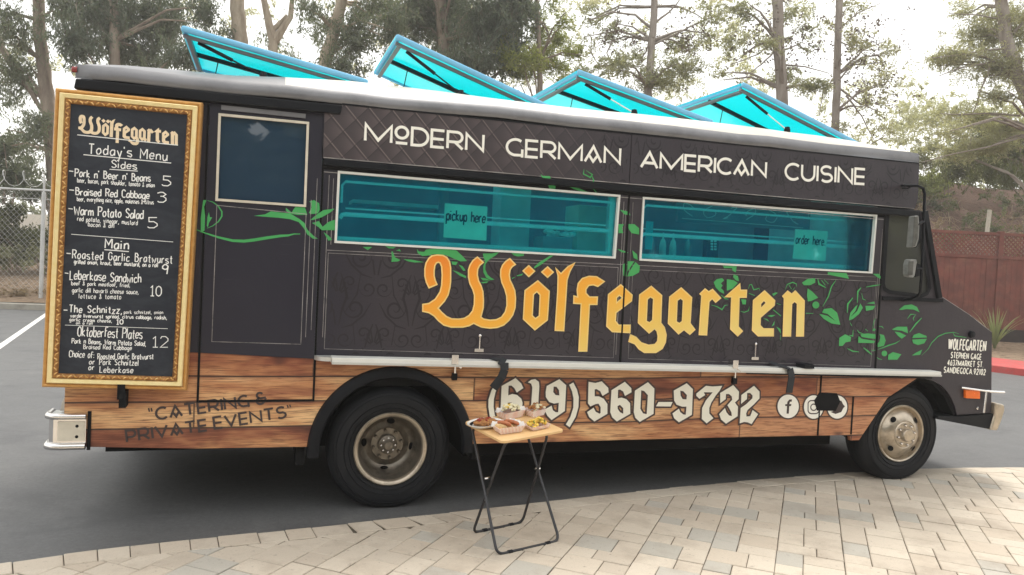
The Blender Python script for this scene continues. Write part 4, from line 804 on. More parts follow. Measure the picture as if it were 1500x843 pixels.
fa = MB().slab([(5.10, .40), (5.16, .40), (5.44, .76), (5.77, .94), (5.96, .90), (6.1, .80), (6.2, .66), (6.25, .60), (6.29, .61), (6.23, .72), (6.12, .86), (5.97, .965), (5.76, .995), (5.41, .80)], .0305, .16); part('wheel_arch_lip', fa, M['dull_black'])
part('underbody_blocker', MB().box(-1.05, .36, .6, 2.2, .53, .62).box(1.53, 5.0, .22, 2.2, .32, .50).box(-1.05, 6.2, .75, 1.7, .30, .62), M['dull_black'])  # underside boxes put in to block light from beyond
part('underbody_blocker', MB().box(1.55, 1.62, .045, .62, .34, .96).box(.27, .33, .045, .62, .34, .96).box(-1.1, 5.0, .05, 2.2, .90, .955), M['dull_black'])
part('underside_light_blocker', MB().box(-1.1, 6.5, 2.27, 2.3, .06, .40).box(6.2, 6.23, .3, 2.26, .10, .62), M['dull_black'])  # unseen panels added low to keep light from under the truck
part('chassis_box', MB().box(1.52, 1.72, .42, .9, .40, .66), M['concrete'])
part('axle', MB().tube([(RX, .3, .42), (RX, 1.9, .42)], .07).tube([(FX, .3, .42), (FX, 1.9, .42)], .05), M['dull_black'])
# ---- bumpers, marker light, mirrors
path = [(-1.035, -.03), (-1.17, -.03), (-1.225, -.022), (-1.255, .005), (-1.265, .06), (-1.266, .16)]
for z, r in ((.722, .020), (.530, .022)):
    part('rear_bumper', MB().tube([(x, y, z) for x, y in path], r, 12), M['chrome'], smooth=True)
mid = MB(); vs = []; fs = []
for x, y in path: vs += [(x + (.004 if x < -1.2 else 0), y + .008, .53), (x + (.004 if x < -1.2 else 0), y + .008, .722)]
for i in range(len(path) - 1): fs.append((2 * i, 2 * i + 2, 2 * i + 3, 2 * i + 1))
mid.add(vs, fs); part('bumper_face', mid, M['chrome'])
part('bumper_step', MB().box(-1.262, -1.153, .02, .16, .715, .728), M['alu'])
part('bumper_plate', MB().box(-1.195, -1.04, -.0275, -.0235, .565, .69), M['cream_trim'])
part('bolt_hole', MB().lathe([(0, -.002), (.010, 0)], (-1.085, -.0285, .660), 'y', 12).lathe([(0, -.002), (.010, 0)], (-1.085, -.0285, .592), 'y', 12), M['dull_black'])
part('bumper_bracket', MB().box(-1.03, -1.01, -.01, .0, .5, .75), M['dull_black'])
part('hitch_step', MB().hexa([(-1.20, .05, .745), (-1.16, .05, .745), (-1.16, .35, .745), (-1.20, .35, .745)], [(-1.19, .05, .80), (-1.165, .05, .86), (-1.165, .35, .86), (-1.19, .35, .80)]), M['alu'])
part('front_bumper', MB().slab(px2([(1372, 609), (1402, 610), (1440, 607), (1452, 606), (1452, 628), (1440, 627), (1372, 614)]), -.02, 2.32), M['black'])
part('front_bumper', MB().slab(px2([(1453, 589), (1466, 592), (1467, 600), (1461, 618), (1456, 630), (1446, 629), (1452, 608)]), -.04, 2.34), M['rim'], bevel=.015)
part('marker_light', MB().slab(px2([(1411, 571), (1432, 572), (1432, 584), (1411, 583)]), -.03, 0), M['amber'], bevel=.006)
q0, q1, q2 = P(1408, 568, -.03), P(1452, 574, -.06), P(1471, 575, -.06); part('bumper_guide_arm', MB().tube([q0, q1, q2], .011, 8), M['chrome'], smooth=True)
part('guide_arm_post', MB().tube([P(1445, 574, -.03), P(1441, 605, -.03)], .010, 8), M['chrome'], smooth=True)
part('door_knob', MB().lathe([(0, -.02), (.014, -.016), (.016, 0)], P(1430, 598, 0), 'y', 10), M['chrome'], smooth=True)
part('washer_cap', MB().lathe([(0, -.03), (.03, -.025), (.035, 0)], P(1422, 490, 0), 'y', 12), M['black'], smooth=True)
MY = -.24
mp = [P(1321, 272.5, -.03), P(1325, 272, MY + .05), P(1344, 272.5, MY), P(1352, 276, MY), P(1354.5, 284, MY), P(1353, 330, MY), P(1351, 385, MY), P(1348, 428, MY), P(1345, 434, MY + .03), P(1335, 438, -.1), P(1322, 440, -.0)]
br = part('mirror_bracket', MB().tube(mp, .0125, 8), M['black'], smooth=True)
for q_, r_ in (([P(1353, 325, MY), P(1343, 330, MY)], .014), ([P(1351, 394, MY), P(1341, 394, MY)], .014), ([P(1321, 276, -.03), P(1332, 276, -.06), P(1334, 272.5, MY)], .007)): MB().tube(q_, r_, 6).build('mirror_clamp', M['black'], br)
m1 = [(1339, 317), (1344.5, 316), (1346, 331), (1345, 350), (1341, 362), (1335, 363)]
mm = part('mirror', MB().slab(px2(m1, MY), MY - .01, MY + .06), M['mirrorcase'], bevel=.008); MB().slab(px2([(1339.5, 318), (1344, 317), (1345, 331), (1344, 349), (1340, 361), (1336, 362)], MY - .011), MY - .014, MY - .0105).build('mirror_glass', M['cabglass2'], mm); MB().slab(px2([(1346, 326), (1350, 330), (1348, 355), (1342, 363)], MY), MY, MY + .05).build('mirror_back', M['black'], mm)
m2 = [(1330, 381), (1333, 380), (1340, 380.5), (1340.5, 385), (1337.5, 404), (1335, 407), (1329, 406), (1327.5, 402), (1328, 388)]
mm = part('mirror', MB().slab(px2(m2, MY - .01), MY - .03, MY + .03), M['mirrorcase'], bevel=.012); MB().slab(px2([(1331, 383), (1338, 383), (1336.5, 403), (1330, 404)], MY - .031), MY - .034, MY - .0305).build('mirror_glass', M['cabglass2'], mm); MB().slab(px2([(1342, 386), (1347, 388), (1346, 404), (1340, 406)], MY), MY - .01, MY + .04).build('mirror_back', M['black'], mm)
part('belt_trim', MB().slab(px2([(1292, 434), (1380, 438), (1380, 443), (1292, 440)]), -.014, 0), M['black'])
# ---- prints on the truck
def spiral(cx, cz, r, a0, turns, s, n=22):
    return [(cx + r * (1 - .86 * i / n) * math.cos(a0 + s * turns * 2 * PI * i / n), cz + r * (1 - .86 * i / n) * math.sin(a0 + s * turns * 2 * PI * i / n)) for i in range(n + 1)]
def motif(cx, cz, k):
    out = []
    for m in (1, -1):
        f = lambda P_: [(cx + m * (x - cx), z) for x, z in P_]
        out.append((f(spiral(cx + .115 * k, cz - .05 * k, .085 * k, 2.0, 1.6, 1)), .015 * k)); out.append((f(spiral(cx + .075 * k, cz + .135 * k, .055 * k, -1.2, 1.4, -1)), .012 * k)); out.append((f(spiral(cx + .205 * k, cz + .09 * k, .06 * k, 3.2, 1.4, 1)), .012 * k))
        out.append((f([(cx + .012 * k, cz - .17 * k), (cx + .03 * k, cz - .06 * k), (cx + .06 * k, cz + .03 * k), (cx + .04 * k, cz + .12 * k), (cx + .01 * k, cz + .2 * k)]), .018 * k))
        out.append((f([(cx + .03 * k, cz - .19 * k), (cx + .10 * k, cz - .17 * k), (cx + .18 * k, cz - .10 * k), (cx + .23 * k, cz - .01 * k)]), .014 * k)); out.append((f([(cx + .05 * k, cz - .08 * k), (cx + .13 * k, cz + .05 * k), (cx + .15 * k, cz + .2 * k)]), .010 * k))
        for a in (.35, .8, 1.25): out.append((f([(cx + .02 * k * math.cos(a), cz + (.05 + .02 * math.sin(a)) * k), (cx + .07 * k * math.cos(a), cz + (.06 + .10 * math.sin(a)) * k)]), .016 * k))
    return out
AREAS = [(.45, 1.13, 2.66, 1.86), (2.78, 1.10, 5.20, 1.86), (2.45, 2.51, 2.68, 2.86), (2.73, 2.52, 5.50, 2.87)]
dm = MB(); lv = 0
for k, (x0, z0, x1, z1) in enumerate(AREAS):
    yy = -.0012 if k < 2 else -.0312; rowz = z0 + .02; rw_ = 0
    while rowz < z1 + .2:
        cx = x0 - .2 + (rw_ % 2) * .26
        while cx < x1 + .3:
            for pts, w in motif(cx, rowz, 1.0):
                run = []; lv = (lv + 1) % 7
                for p in pts + [None]:
                    if p and x0 < p[0] < x1 and z0 < p[1] < z1: run.append(p)
                    else:
                        if len(run) > 1: ribbon(dm, run, w, yy - lv * .00012, taper=True)
                        run = []
            cx += .52
        rowz += .36; rw_ += 1
dm.build('scroll_print', M['damask'], T, kind='stuff', fixn=False)
for ent in TITLE:
    o = ent[0]; polys = [xz(Z(o, q, -.005)) for q in ent[1:]]; part('title_letter', MB().slab(polys[0], -.005, -.001, polys[1:], sides=False), M['title'], fixn=False)
le = MB()
for ent in TITLE:
    for q in ent[1:]: ribbon(le, xz(Z(ent[0], q, -.0055)), .010, -.0056, True)
le.build('letter_edge', M['gold_edge'], T, kind='stuff', fixn=False)
ph = MB(); po = MB()
for k, ent in enumerate(PHONE):
    polys = [xz(Z(ent[0], q, -.006)) for q in ent[1:]]; part('phone_digit', MB().slab(polys[0], -.006, -.001, polys[1:], sides=False), M['digit_ink'], fixn=False)
    for q in polys: ribbon(po, q, .030, -.003 - .0002 * k, True)
po.build('number_outline', M['outline_ink'], T, kind='stuff', fixn=False)
gv = MB()
for k, (o, q) in enumerate(LEAVES):
    y = -.0335 if (o is V4 and max(p[1] for p in q) < 142) else -.0045 - .0001 * (k % 5)
    if o is V1 and min(p[0] for p in q) < 1300: y = -.0068 - .0001 * (k % 5)
    part('printed_leaf', MB().slab(xz(Z(o, q, y)), y, 0, sides=False), M['green'], fixn=False)
for k, (o, w, q) in enumerate(STEMS):
    y = -.0335 if (o is V4 and q[0][1] < 100) else -.0050 - .0001 * (k % 6)
    if o is V1: y = -.0075
    pp = xz(Z(o, q, y)); sc = (P(800, 400).x - P(799, 400).x) * 1.1 / o[2] * w; gv = MB(); ribbon(gv, pp, sc, y, taper=True); part('printed_stem', gv, M['green'], fixn=False)
for k, (o, cx, cy, r) in enumerate(DOTS): part('printed_leaf', MB().slab(xz(Z(o, [(cx + r * math.cos(t), cy + r * math.sin(t)) for t in np.linspace(0, 2 * PI, 17)[:-1]], -.0056)), -.0056, 0, sides=False), M['green'], fixn=False)
# headline on the band
def tl(mb, s, o, a, b, h, thick, y, font, gap, **k):
    A, B = Z(o, [a, b], y); Hh = (Z(o, [(a[0], a[1] - h)], y)[0] - A).length; text_line(mb, s, A, B, Hh * k.pop('hs', 1), thick, y, font, gap, **k)
Y = -.034
hd = MB(); tl(hd, 'MoDERN', (520, 165, 7.5), (112, 308), (1405, 428), 190, .020, Y, GEO, .2); hd.build('headline_word', M['white_ink'], T, fixn=False)
hd = MB(); tl(hd, 'GERM^N', (720, 190, 7.143), (158, 268), (1342, 362), 172, .020, Y, GEO, .2); hd.build('headline_word', M['white_ink'], T, fixn=False)
hd = MB(); tl(hd, 'AMERIC^N', (930, 210, 7.5), (68, 262), (1436, 370), 170, .022, Y, GEO, .2); hd.build('headline_word', M['white_ink'], T, fixn=False)
hd = MB(); tl(hd, 'CUISINE', (1120, 220, 8.824), (268, 375), (1290, 442), 200, .022, Y, GEO, .22); hd.build('headline_word', M['white_ink'], T, fixn=False)
bl = MB(); ZC = (170, 560, 5.556)
tl(bl, '"', ZC, (265, 242), (300, 240), 30, .009, -.005, {'"': (.35, [[(0, 1), (.06, 0)], [(.22, 1), (.28, 0)]])}, .1)
tl(bl, 'C^TERING', ZC, (332, 305), (1082, 195), 92, .0145, -.005, GEO, .28); tl(bl, '&', ZC, (1140, 185), (1225, 172), 95, .014, -.005, GEO, .2)
tl(bl, 'PRIV^TE', ZC, (90, 488), (740, 393), 92, .0145, -.005, GEO, .28); tl(bl, 'EVENTS', ZC, (803, 380), (1385, 287), 92, .0145, -.005, GEO, .28)
tl(bl, '"', ZC, (1395, 210), (1428, 205), 24, .009, -.005, {'"': (.35, [[(0, 1), (.06, 0)], [(.22, 1), (.28, 0)]])}, .1)
bl.build('catering_lettering', M['brown_ink'], T, kind='stuff', fixn=False)
ad = MB(); Z8 = (1300, 430, 6.4875)
def seg(s):
    return [s[i:i + 2] for i in range(len(s) - 1)] if len(s) < 7 else [s]
CONG = {k: (w * .62, [[(p[0] * .62, p[1]) for p in g] for s in st for g in seg(s)]) for k, (w, st) in GEO.items()}
tl(ad, 'WOLFEGARTEN', Z8, (578, 530), (930, 548), 95, .0150, -.005, CONG, .30, lvl=.00015); tl(ad, 'STEPHEN GAGE', Z8, (602, 612), (888, 630), 52, .0100, -.005, CONG, .3, lvl=.00015)
tl(ad, '4637MARKET ST.', Z8, (570, 682), (908, 702), 50, .0100, -.005, CONG, .3, lvl=.00015); tl(ad, 'SANDIEGOCA.92102', Z8, (535, 752), (928, 775), 52, .0100, -.005, CONG, .28, lvl=.00015)
ad.build('address_lettering', M['white_ink'], T, kind='stuff', fixn=False)
# social round badges
so = MB(); sw = MB(); si = MB()
for k, (cx, cy, rx, ry) in enumerate(((370, 382, 175, 192), (770, 392, 160, 192), (1140, 392, 165, 190))):
    el = lambda g: xz(Z(R8, [(cx + (rx + g) * math.cos(t), cy + (ry + g) * math.sin(t)) for t in np.linspace(0, 2 * PI, 41)[:-1]], -.005))
    so.slab(el(14), -.0040 - k * .0002, 0, sides=False); sw.slab(el(-8), -.0050, 0, sides=False)
si.slab(xz(Z(R8, [(425, 270), (385, 275), (355, 310), (352, 345), (322, 348), (322, 375), (350, 375), (343, 495), (378, 495), (385, 378), (412, 375), (418, 345), (388, 345), (395, 310), (425, 305)])), -.006, 0, sides=False)
rr = []
for cx, cy, a0 in ((795, 340, 0), (735, 340, 90), (735, 445, 180), (795, 445, 270)):
    for t in np.linspace(a0, a0 + 90, 6): rr.append((cx + 55 * math.cos(math.radians(t)), cy - 50 * math.sin(math.radians(t))))
ribbon(si, xz(Z(R8, rr)), .010, -.006, True); ribbon(si, xz(Z(R8, [(768 + 46 * math.cos(t), 395 + 50 * math.sin(t)) for t in np.linspace(0, 2 * PI, 25)[:-1]])), .010, -.006, True)
si.slab(xz(Z(R8, [(1175, 295), (1200, 290), (1230, 350), (1258, 380), (1232, 410), (1200, 470), (1110, 500), (1035, 470), (1110, 440)])), -.0062, 0, sides=False)
for n_, m_, k_ in (('badge_rim', so, 'outline_ink'), ('round_badge', sw, 'white_ink'), ('badge_symbol', si, 'brown_ink')): m_.build(n_, M[k_], T, kind='stuff', fixn=False)
part('black_patch', MB().slab(xz(Z(R8, [(860, 165), (1130, 175), (1180, 300), (1110, 450), (820, 445), (775, 290)])), -.010, -.001), M['dull_black'])
# ------------------------------------------------------------------ menu board hung on the rear panel
BY = -.10
bo = thing('menu_board', 'tall chalkboard menu in an ornate gold frame hung on the rear of the truck', 'menu board', (-.87, -.06, .88))
Q0 = [P(80, 128, BY), P(297, 150, BY), P(273, 573, BY), P(60, 568, BY)]     # tl, tr, br, bl
ctr = sum(Q0, Vector()) / 4
def quad_in(d):
    out = []
    for i in range(4):
        a, p, b = Q0[i - 1], Q0[i], Q0[(i + 1) % 4]; out.append(p + (a - p).normalized() * d + (b - p).normalized() * d)
    return out
def frame_ring(prof, mat, name, sub=1, amp=0):
    mb = MB(); rings = []
    for d, y in prof:
        q = quad_in(d); ring_ = []
        for i in range(4):
            a, b = q[i], q[(i + 1) % 4]; n = sub
            for k in range(n):
                v = a.lerp(b, k / n); v.y = y
                if amp:
                    s_ = v * 24; nz = noise.noise(Vector((s_.x * 1.2, s_.z * 1.2, d * 60))); sw_ = math.sin((v.x - v.z) * 95 + d * 180) * .5 + .5
                    if 0 < prof.index((d, y)) < len(prof) - 1: v.y -= amp * (abs(nz) * 1.2 + sw_ * .6)
                ring_.append(v)
        rings.append(ring_)
    m = len(rings[0]); vs = [p for r in rings for p in r]; fs = []
    for i in range(len(rings) - 1):
        for k in range(m): fs.append((i * m + k, i * m + (k + 1) % m, (i + 1) * m + (k + 1) % m, (i + 1) * m + k))
    mb.add(vs, fs); return mb.build(name, mat, bo, smooth=amp > 0)
frame_ring([(.0, -.005), (.0, BY + .02), (.006, BY + .003), (.014, BY), (.022, BY + .006), (.026, BY + .012)], M['gold_a'], 'outer_moulding')
frame_ring([(.026, BY + .012), (.029, BY - .004), (.034, BY - .010), (.056, BY - .006), (.060, BY + .004)], M['gold_b'], 'frame_face')
frame_ring([(.060, BY + .004), (.064, BY - .001), (.068, BY - .003), (.072, BY - .003), (.076, BY - .002), (.080, BY + .000), (.084, BY + .004), (.090, BY + .012)], M['gold_c'], 'carved_moulding', 150, .006)
cv = MB(); q = quad_in(.075)
for i in range(4):
    a, b_ = q[i], q[(i + 1) % 4]; L_ = (b_ - a).length; d_ = (b_ - a) / L_; n_ = int(L_ / .030); s_ = Vector((-d_.z, 0, d_.x))
    for k in range(n_):
        c_ = a + d_ * (L_ * (k + .5) / n_); sg = 1 if k % 2 else -1; ax = (d_ * .75 + s_ * .66 * sg).normalized(); ay = Vector((-ax.z, 0, ax.x)); vs = []; fs = []
        rl, rw = random.uniform(.013, .018), random.uniform(.0045, .0065)
        for r_, h_ in ((1, .0), (.8, .6), (.35, 1)):
            for t in range(8): an = 2 * PI * t / 8; p_ = c_ + ax * (rl * r_ * math.cos(an)) + ay * (rw * r_ * math.sin(an) + .004 * math.cos(an) ** 2 * sg); vs.append(Vector((p_.x, BY - .001 - .010 * h_, p_.z)))
        for r_ in range(2):
            for t in range(8): fs.append((r_ * 8 + t, r_ * 8 + (t + 1) % 8, r_ * 8 + 8 + (t + 1) % 8, r_ * 8 + 8 + t))
        cv.add(vs, fs + [tuple(range(16, 24))])
cv.build('carved_leaf', M['gold_d'], bo, kind='stuff', smooth=True)
q = quad_in(.089); mb = MB(); mb.add([Vector((p.x, BY + .011, p.z)) for p in q] + [Vector((p.x, -.004, p.z)) for p in q], [(0, 3, 2, 1), (4, 5, 6, 7)]); mb.build('slate', M['slate'], bo, fixn=False)
YS = BY + .0095
ch = MB(); cc = MB()
A6 = (80, 150, 6.019); A7 = (80, 280, 6.019); A8 = (70, 420, 6.019)
# the blackletter word again, in cream chalk, scaled from the big title
ptsT = [[xz(Z(e_[0], q_, -.005)) for q_ in e_[1:]] for e_ in TITLE]
allp = [p for e_ in ptsT for q_ in e_ for p in q_]; tx0, tx1 = min(p[0] for p in allp), max(p[0] for p in allp)
a_, b_ = Z(A6, [(212, 268), (1082, 372)], YS); zb = P(1165, 491).z
s_ = (b_.x - a_.x) / (tx1 - tx0); sl = (b_.z - a_.z) / (b_.x - a_.x)
for e_ in ptsT:
    pl = [[(a_.x + (x - tx0) * s_, a_.z + (z - zb) * s_ * 1.22 + (x - tx0) * s_ * sl) for x, z in q_] for q_ in e_]
    cc = MB(); cc.slab(pl[0], YS, 0, pl[1:], sides=False); ribbon(cc, pl[0], .006, YS - .0003, True); cc.build('title_letter', M['chalk_cream'], bo, fixn=False)
def line(o, a, b, w=.0045): pa = xz(Z(o, [a, b], YS)); ribbon(ch, pa, w, YS - .0012)
for o, a, b, w in ((A6, (200, 288), (1088, 380), .0055), (A6, (255, 463), (1028, 537), .0055), (A6, (485, 592), (732, 608), .005), (A7, (147, 382), (1045, 450), .0035), (A7, (440, 518), (655, 535), .006), (A8, (152, 340), (1058, 372), .003),
    (A6, (128, 606), (165, 611), .006), (A6, (130, 773), (172, 777), .006), (A7, (122, 155), (160, 160), .006), (A7, (105, 549), (143, 553), .006), (A7, (90, 723), (122, 728), .006), (A8, (140, 207), (174, 209), .006)): line(o, a, b, w)
TX = [(A6, "Today's Menu", (300, 452), (990, 515), 85, .0068, .3), (A6, 'Sides', (502, 575), (722, 595), 65, .006, .25), (A6, "Pork n' Beer n' Beans", (180, 655), (843, 703), 66, .0062, .22),
 (A6, 'beer, bacon, pork shoulder, tomato & onion', (200, 705), (880, 752), 40, .0036, .25), (A6, '5', (945, 732), (1022, 738), 88, .0062, .2), (A6, 'Braised Red Cabbage', (187, 818), (833, 852), 64, .0062, .2),
 (A7, 'beer, everything nice, apple, molasses & citrus', (198, 88), (872, 118), 38, .0036, .25), (A7, '3', (908, 98), (982, 100), 92, .0062, .2), (A7, 'Warm Potato Salad', (172, 212), (780, 245), 78, .0066, .2),
 (A7, 'red potato, vinegar, mustard', (200, 262), (730, 302), 40, .0038, .3), (A7, 'bacon & dill', (295, 312), (525, 325), 38, .0038, .3), (A7, '5', (820, 325), (905, 325), 92, .0058, .2),
 (A7, 'Main', (445, 505), (650, 518), 80, .0078, .3), (A7, 'Roasted Garlic Bratwurst', (157, 595), (1035, 640), 72, .0058, .3), (A7, 'grilled onion, kraut, beer mustard, on a roll', (172, 640), (910, 672), 36, .0045, .25), (A7, '9', (950, 733), (998, 735), 85, .0075, .2),
 (A7, 'Leberkase Sandwich', (135, 780), (760, 808), 80, .0060, .22), (A7, 'beef & pork meatloaf, fried,', (148, 830), (665, 848), 34, .0038, .25), (A8, 'garlic dill havarti cheese sauce,', (215, 50), (800, 68), 40, .0036, .25), (A8, 'lettuce & tomato', (275, 105), (645, 112), 42, .0036, .35),
 (A8, '10', (898, 85), (1000, 88), 92, .0062, .3), (A8, 'The Schnitzz,', (190, 225), (655, 240), 62, .0062, .3), (A8, 'pork schnitzel, onion', (672, 241), (1015, 242), 30, .0034, .3), (A8, 'verde liverwurst spread, citrus cabbage, radish,', (200, 272), (1050, 290), 32, .0042, .25),
 (A8, 'garlic cream cheese,', (192, 306), (565, 318), 30, .0038, .3), (A8, '10', (603, 333), (663, 334), 42, .0062, .3), (A8, 'on a roll', (250, 333), (395, 336), 24, .0034, .3), (A8, 'Oktoberfest Plates', (262, 435), (830, 462), 88, .0058, .2),
 (A8, 'Pork n Beans, Warm Potato Salad,', (212, 500), (865, 524), 42, .0044, .25), (A8, 'Braised Red Cabbage', (315, 550), (738, 560), 38, .0040, .25), (A8, '12', (915, 540), (1058, 540), 98, .0052, .3), (A8, 'Choice of:', (188, 622), (408, 630), 58, .0046, .25),
 (A8, 'Roasted Garlic Bratwurst', (440, 641), (930, 641), 50, .0046, .25), (A8, 'or', (365, 685), (412, 686), 46, .0046, .3), (A8, 'Pork Schnitzel', (455, 690), (798, 698), 50, .0046, .3), (A8, 'or', (360, 734), (408, 735), 46, .0046, .3), (A8, 'Leberkase', (458, 758), (750, 762), 52, .0046, .3)]
for k, (o, s_, a, b, h, th, gp) in enumerate(TX):
    for c_ in s_: assert c_ in HND, c_
    tl(ch, s_, o, a, b, h, th, YS, HND, gp, jig=.05, lvl=.0003)
ch.build('chalk_writing', M['chalk'], bo, kind='stuff', fixn=False)
b = MB(); p0, p1 = P(172, 565, BY - .012), P(183, 598, -.006)
b.box(p0.x, p0.x + .045, BY - .016, BY - .011, P(0, 582, BY).z if False else p0.z - .09, p0.z + .005); b.box(p0.x + .01, p0.x + .05, BY - .010, -.004, p0.z - .145, p0.z - .04); b.build('hanging_strap', M['dull_black'], bo)
# ------------------------------------------------------------------ folding table
Lc, Fc, Rc = Vector((1.345, -.44, .735)), Vector((1.475, -.91, .705)), Vector((1.945, -.80, .745)); Bc = Lc + Rc - Fc
tb = thing('folding_table', 'small folding tray table with a beech top standing before the rear wheel', 'table', (1.65, -.7, 0))
def rrect(c, r, n=6):
    out = []
    for i in range(4):
        a, p, b = c[i - 1], c[i], c[(i + 1) % 4]; ea = (a - p).normalized(); eb = (b - p).normalized(); o = p + (ea + eb) * r
        for k in range(n + 1): t = PI / 2 * k / n; out.append(o - ea * r * math.sin(t) * 1.0 - eb * r * math.cos(t)) if False else out.append(o - eb * (r * math.cos(t)) - ea * (r * math.sin(t)))
    return out
tn = (Rc - Fc).cross(Lc - Fc).normalized()
top = rrect([Fc, Rc, Bc, Lc], .035); mb = MB(); mb.hexa([p - tn * .018 for p in top], top); tt = mb.build('table_top', M['table'], tb, bevel=.004)
def along(a, b, t): return a.lerp(b, t)
under = -tn * .03
def rounded(pts, r=.05, n=5):
    out = [pts[0]]
    for i in range(1, len(pts) - 1):
        a, p, b = pts[i - 1], pts[i], pts[i + 1]; ea = (a - p).normalized(); eb = (b - p).normalized()
        for k in range(n + 1): t = k / n; out.append((p + ea * r).lerp(p, t).lerp(p.lerp(p + eb * r, t), t))
    return out + [pts[-1]]
fA = [Vector((1.45, -1.0, .016)), Vector((1.93, -.84, .016))]; fB = [Vector((1.40, -.60, .016)), Vector((1.80, -.46, .016))]
tA = [along(Lc, Bc, .06) + under - (Lc - Fc) * .12, along(Lc, Bc, .90) + under - (Lc - Fc) * .12]; tB = [along(Fc, Rc, .16) + under + (Lc - Fc) * .16, along(Fc, Rc, .84) + under + (Lc - Fc) * .16]
for nm, (t0, t1), (f0, f1) in (('front_leg_frame', tA, fA), ('rear_leg_frame', tB, fB)):
    MB().tube(rounded([t1 + (t0 - t1) * .02, t1, f1, f0, t0, t0 + (t1 - t0) * .02], .055), .0095, 10).build('leg_frame', M['tableleg'], tb, smooth=True)
    d = (f1 - f0).normalized()
    for f in (f0 + d * .10, f1 - d * .10): MB().tube([f - d * .016, f + d * .016], .0135, 10).build('rubber_foot', M['black'], tb, smooth=True)
for t0, t1, f0, f1 in ((tA[0], tB[0], fA[0], fB[0]), (tA[1], tB[1], fA[1], fB[1])):
    m_ = (t0.lerp(f0, .42) + t1.lerp(f1, .40)) / 2; MB().tube([m_ - Vector((.02, .006, 0)), m_ + Vector((.02, .006, 0))], .008, 8).build('pivot', M['chrome'], tb)
# ------------------------------------------------------------------ food
def tp(u, v, h=0): return Fc + (Rc - Fc) * u + (Lc - Fc) * v + tn * h       # on the table top
def TPX(px, py, h=0):                                                       # sight line meets the table top plane
    v = ray(px, py); t = (Fc + tn * h - CAM).dot(tn) / v.dot(tn); return CAM + v * t
ex = (Rc - Fc).normalized(); ey = (Lc - Fc).normalized()
def blob(mb, c, rx, ry, rz, n=10, jit=.15, rot=0, seed=0):
    rr = random.Random(seed + int(c.x * 1e4)); vs = []; fs = []
    for i in range(n // 2 + 1):
        th = PI * i / (n // 2)
        for k in range(n):
            t = 2 * PI * k / n; j = 1 + rr.uniform(-jit, jit); x = rx * math.sin(th) * math.cos(t) * j; y = ry * math.sin(th) * math.sin(t) * j; z = rz * math.cos(th) * j
            vs.append(c + ex * (x * math.cos(rot) - y * math.sin(rot)) + ey * (x * math.sin(rot) + y * math.cos(rot)) + tn * z)
    for i in range(n // 2):
        for k in range(n): fs.append((i * n + k, i * n + (k + 1) % n, (i + 1) * n + (k + 1) % n, (i + 1) * n + k))
    mb.add(vs, fs); return mb
# oval plate with schnitzel
pc = tp(.14, .66, .004)
pl = thing('oval_plate', 'white oval plate with a dark inner rim at the left corner of the table', 'plate', tuple(pc))
mb = MB(); vs = []; fs = []; PR = [(0, .006), (.70, .006), (.80, .010), (.92, .022), (1.0, .026), (1.0, .021), (.90, .014), (.7, .0), (0, .0)]; n = 40
for s_, h in PR:
    for k in range(n): t = 2 * PI * k / n; vs.append(pc + ex * (.125 * s_ * math.cos(t)) + ey * (.095 * s_ * math.sin(t)) + tn * h)
for i in range(len(PR) - 1):
    for k in range(n): fs.append((i * n + k, i * n + (k + 1) % n, (i + 1) * n + (k + 1) % n, (i + 1) * n + k))
mb.add(vs, fs); mb.build('plate_body', M['plate'], pl, smooth=True)
mb = MB(); vs = []
for s_ in (.72, .86):
    for k in range(n): t = 2 * PI * k / n; vs.append(pc + ex * (.125 * s_ * math.cos(t)) + ey * (.095 * s_ * math.sin(t)) + tn * (.0085 if s_ < .8 else .0185))
mb.add(vs, [(k, (k + 1) % n, n + (k + 1) % n, n + k) for k in range(n)]); mb.build('dark_rim', M['black'], pl, fixn=False)
mb = MB(); blob(mb, pc + tn * .026, .085, .058, .022, 26, .10, .2, 3); o = mb.build('schnitzel', M['crumb'], smooth=True); tag(o, 'crisp brown breaded cutlet lying on the oval plate', 'cutlet')
for k in range(9):
    pass
mb = MB()
for k in range(16): a = random.random() * 6.28; r = random.random() ** .5; blob(mb, pc + ex * (.055 * r * math.cos(a)) + ey * (.035 * r * math.sin(a)) + tn * .046, .009, .007, .006, 6, .2, a, k)
o = mb.build('red_relish', M['red_sauce'], kind='stuff'); tag(o, 'bits of red relish scattered on top of the breaded cutlet', 'relish')
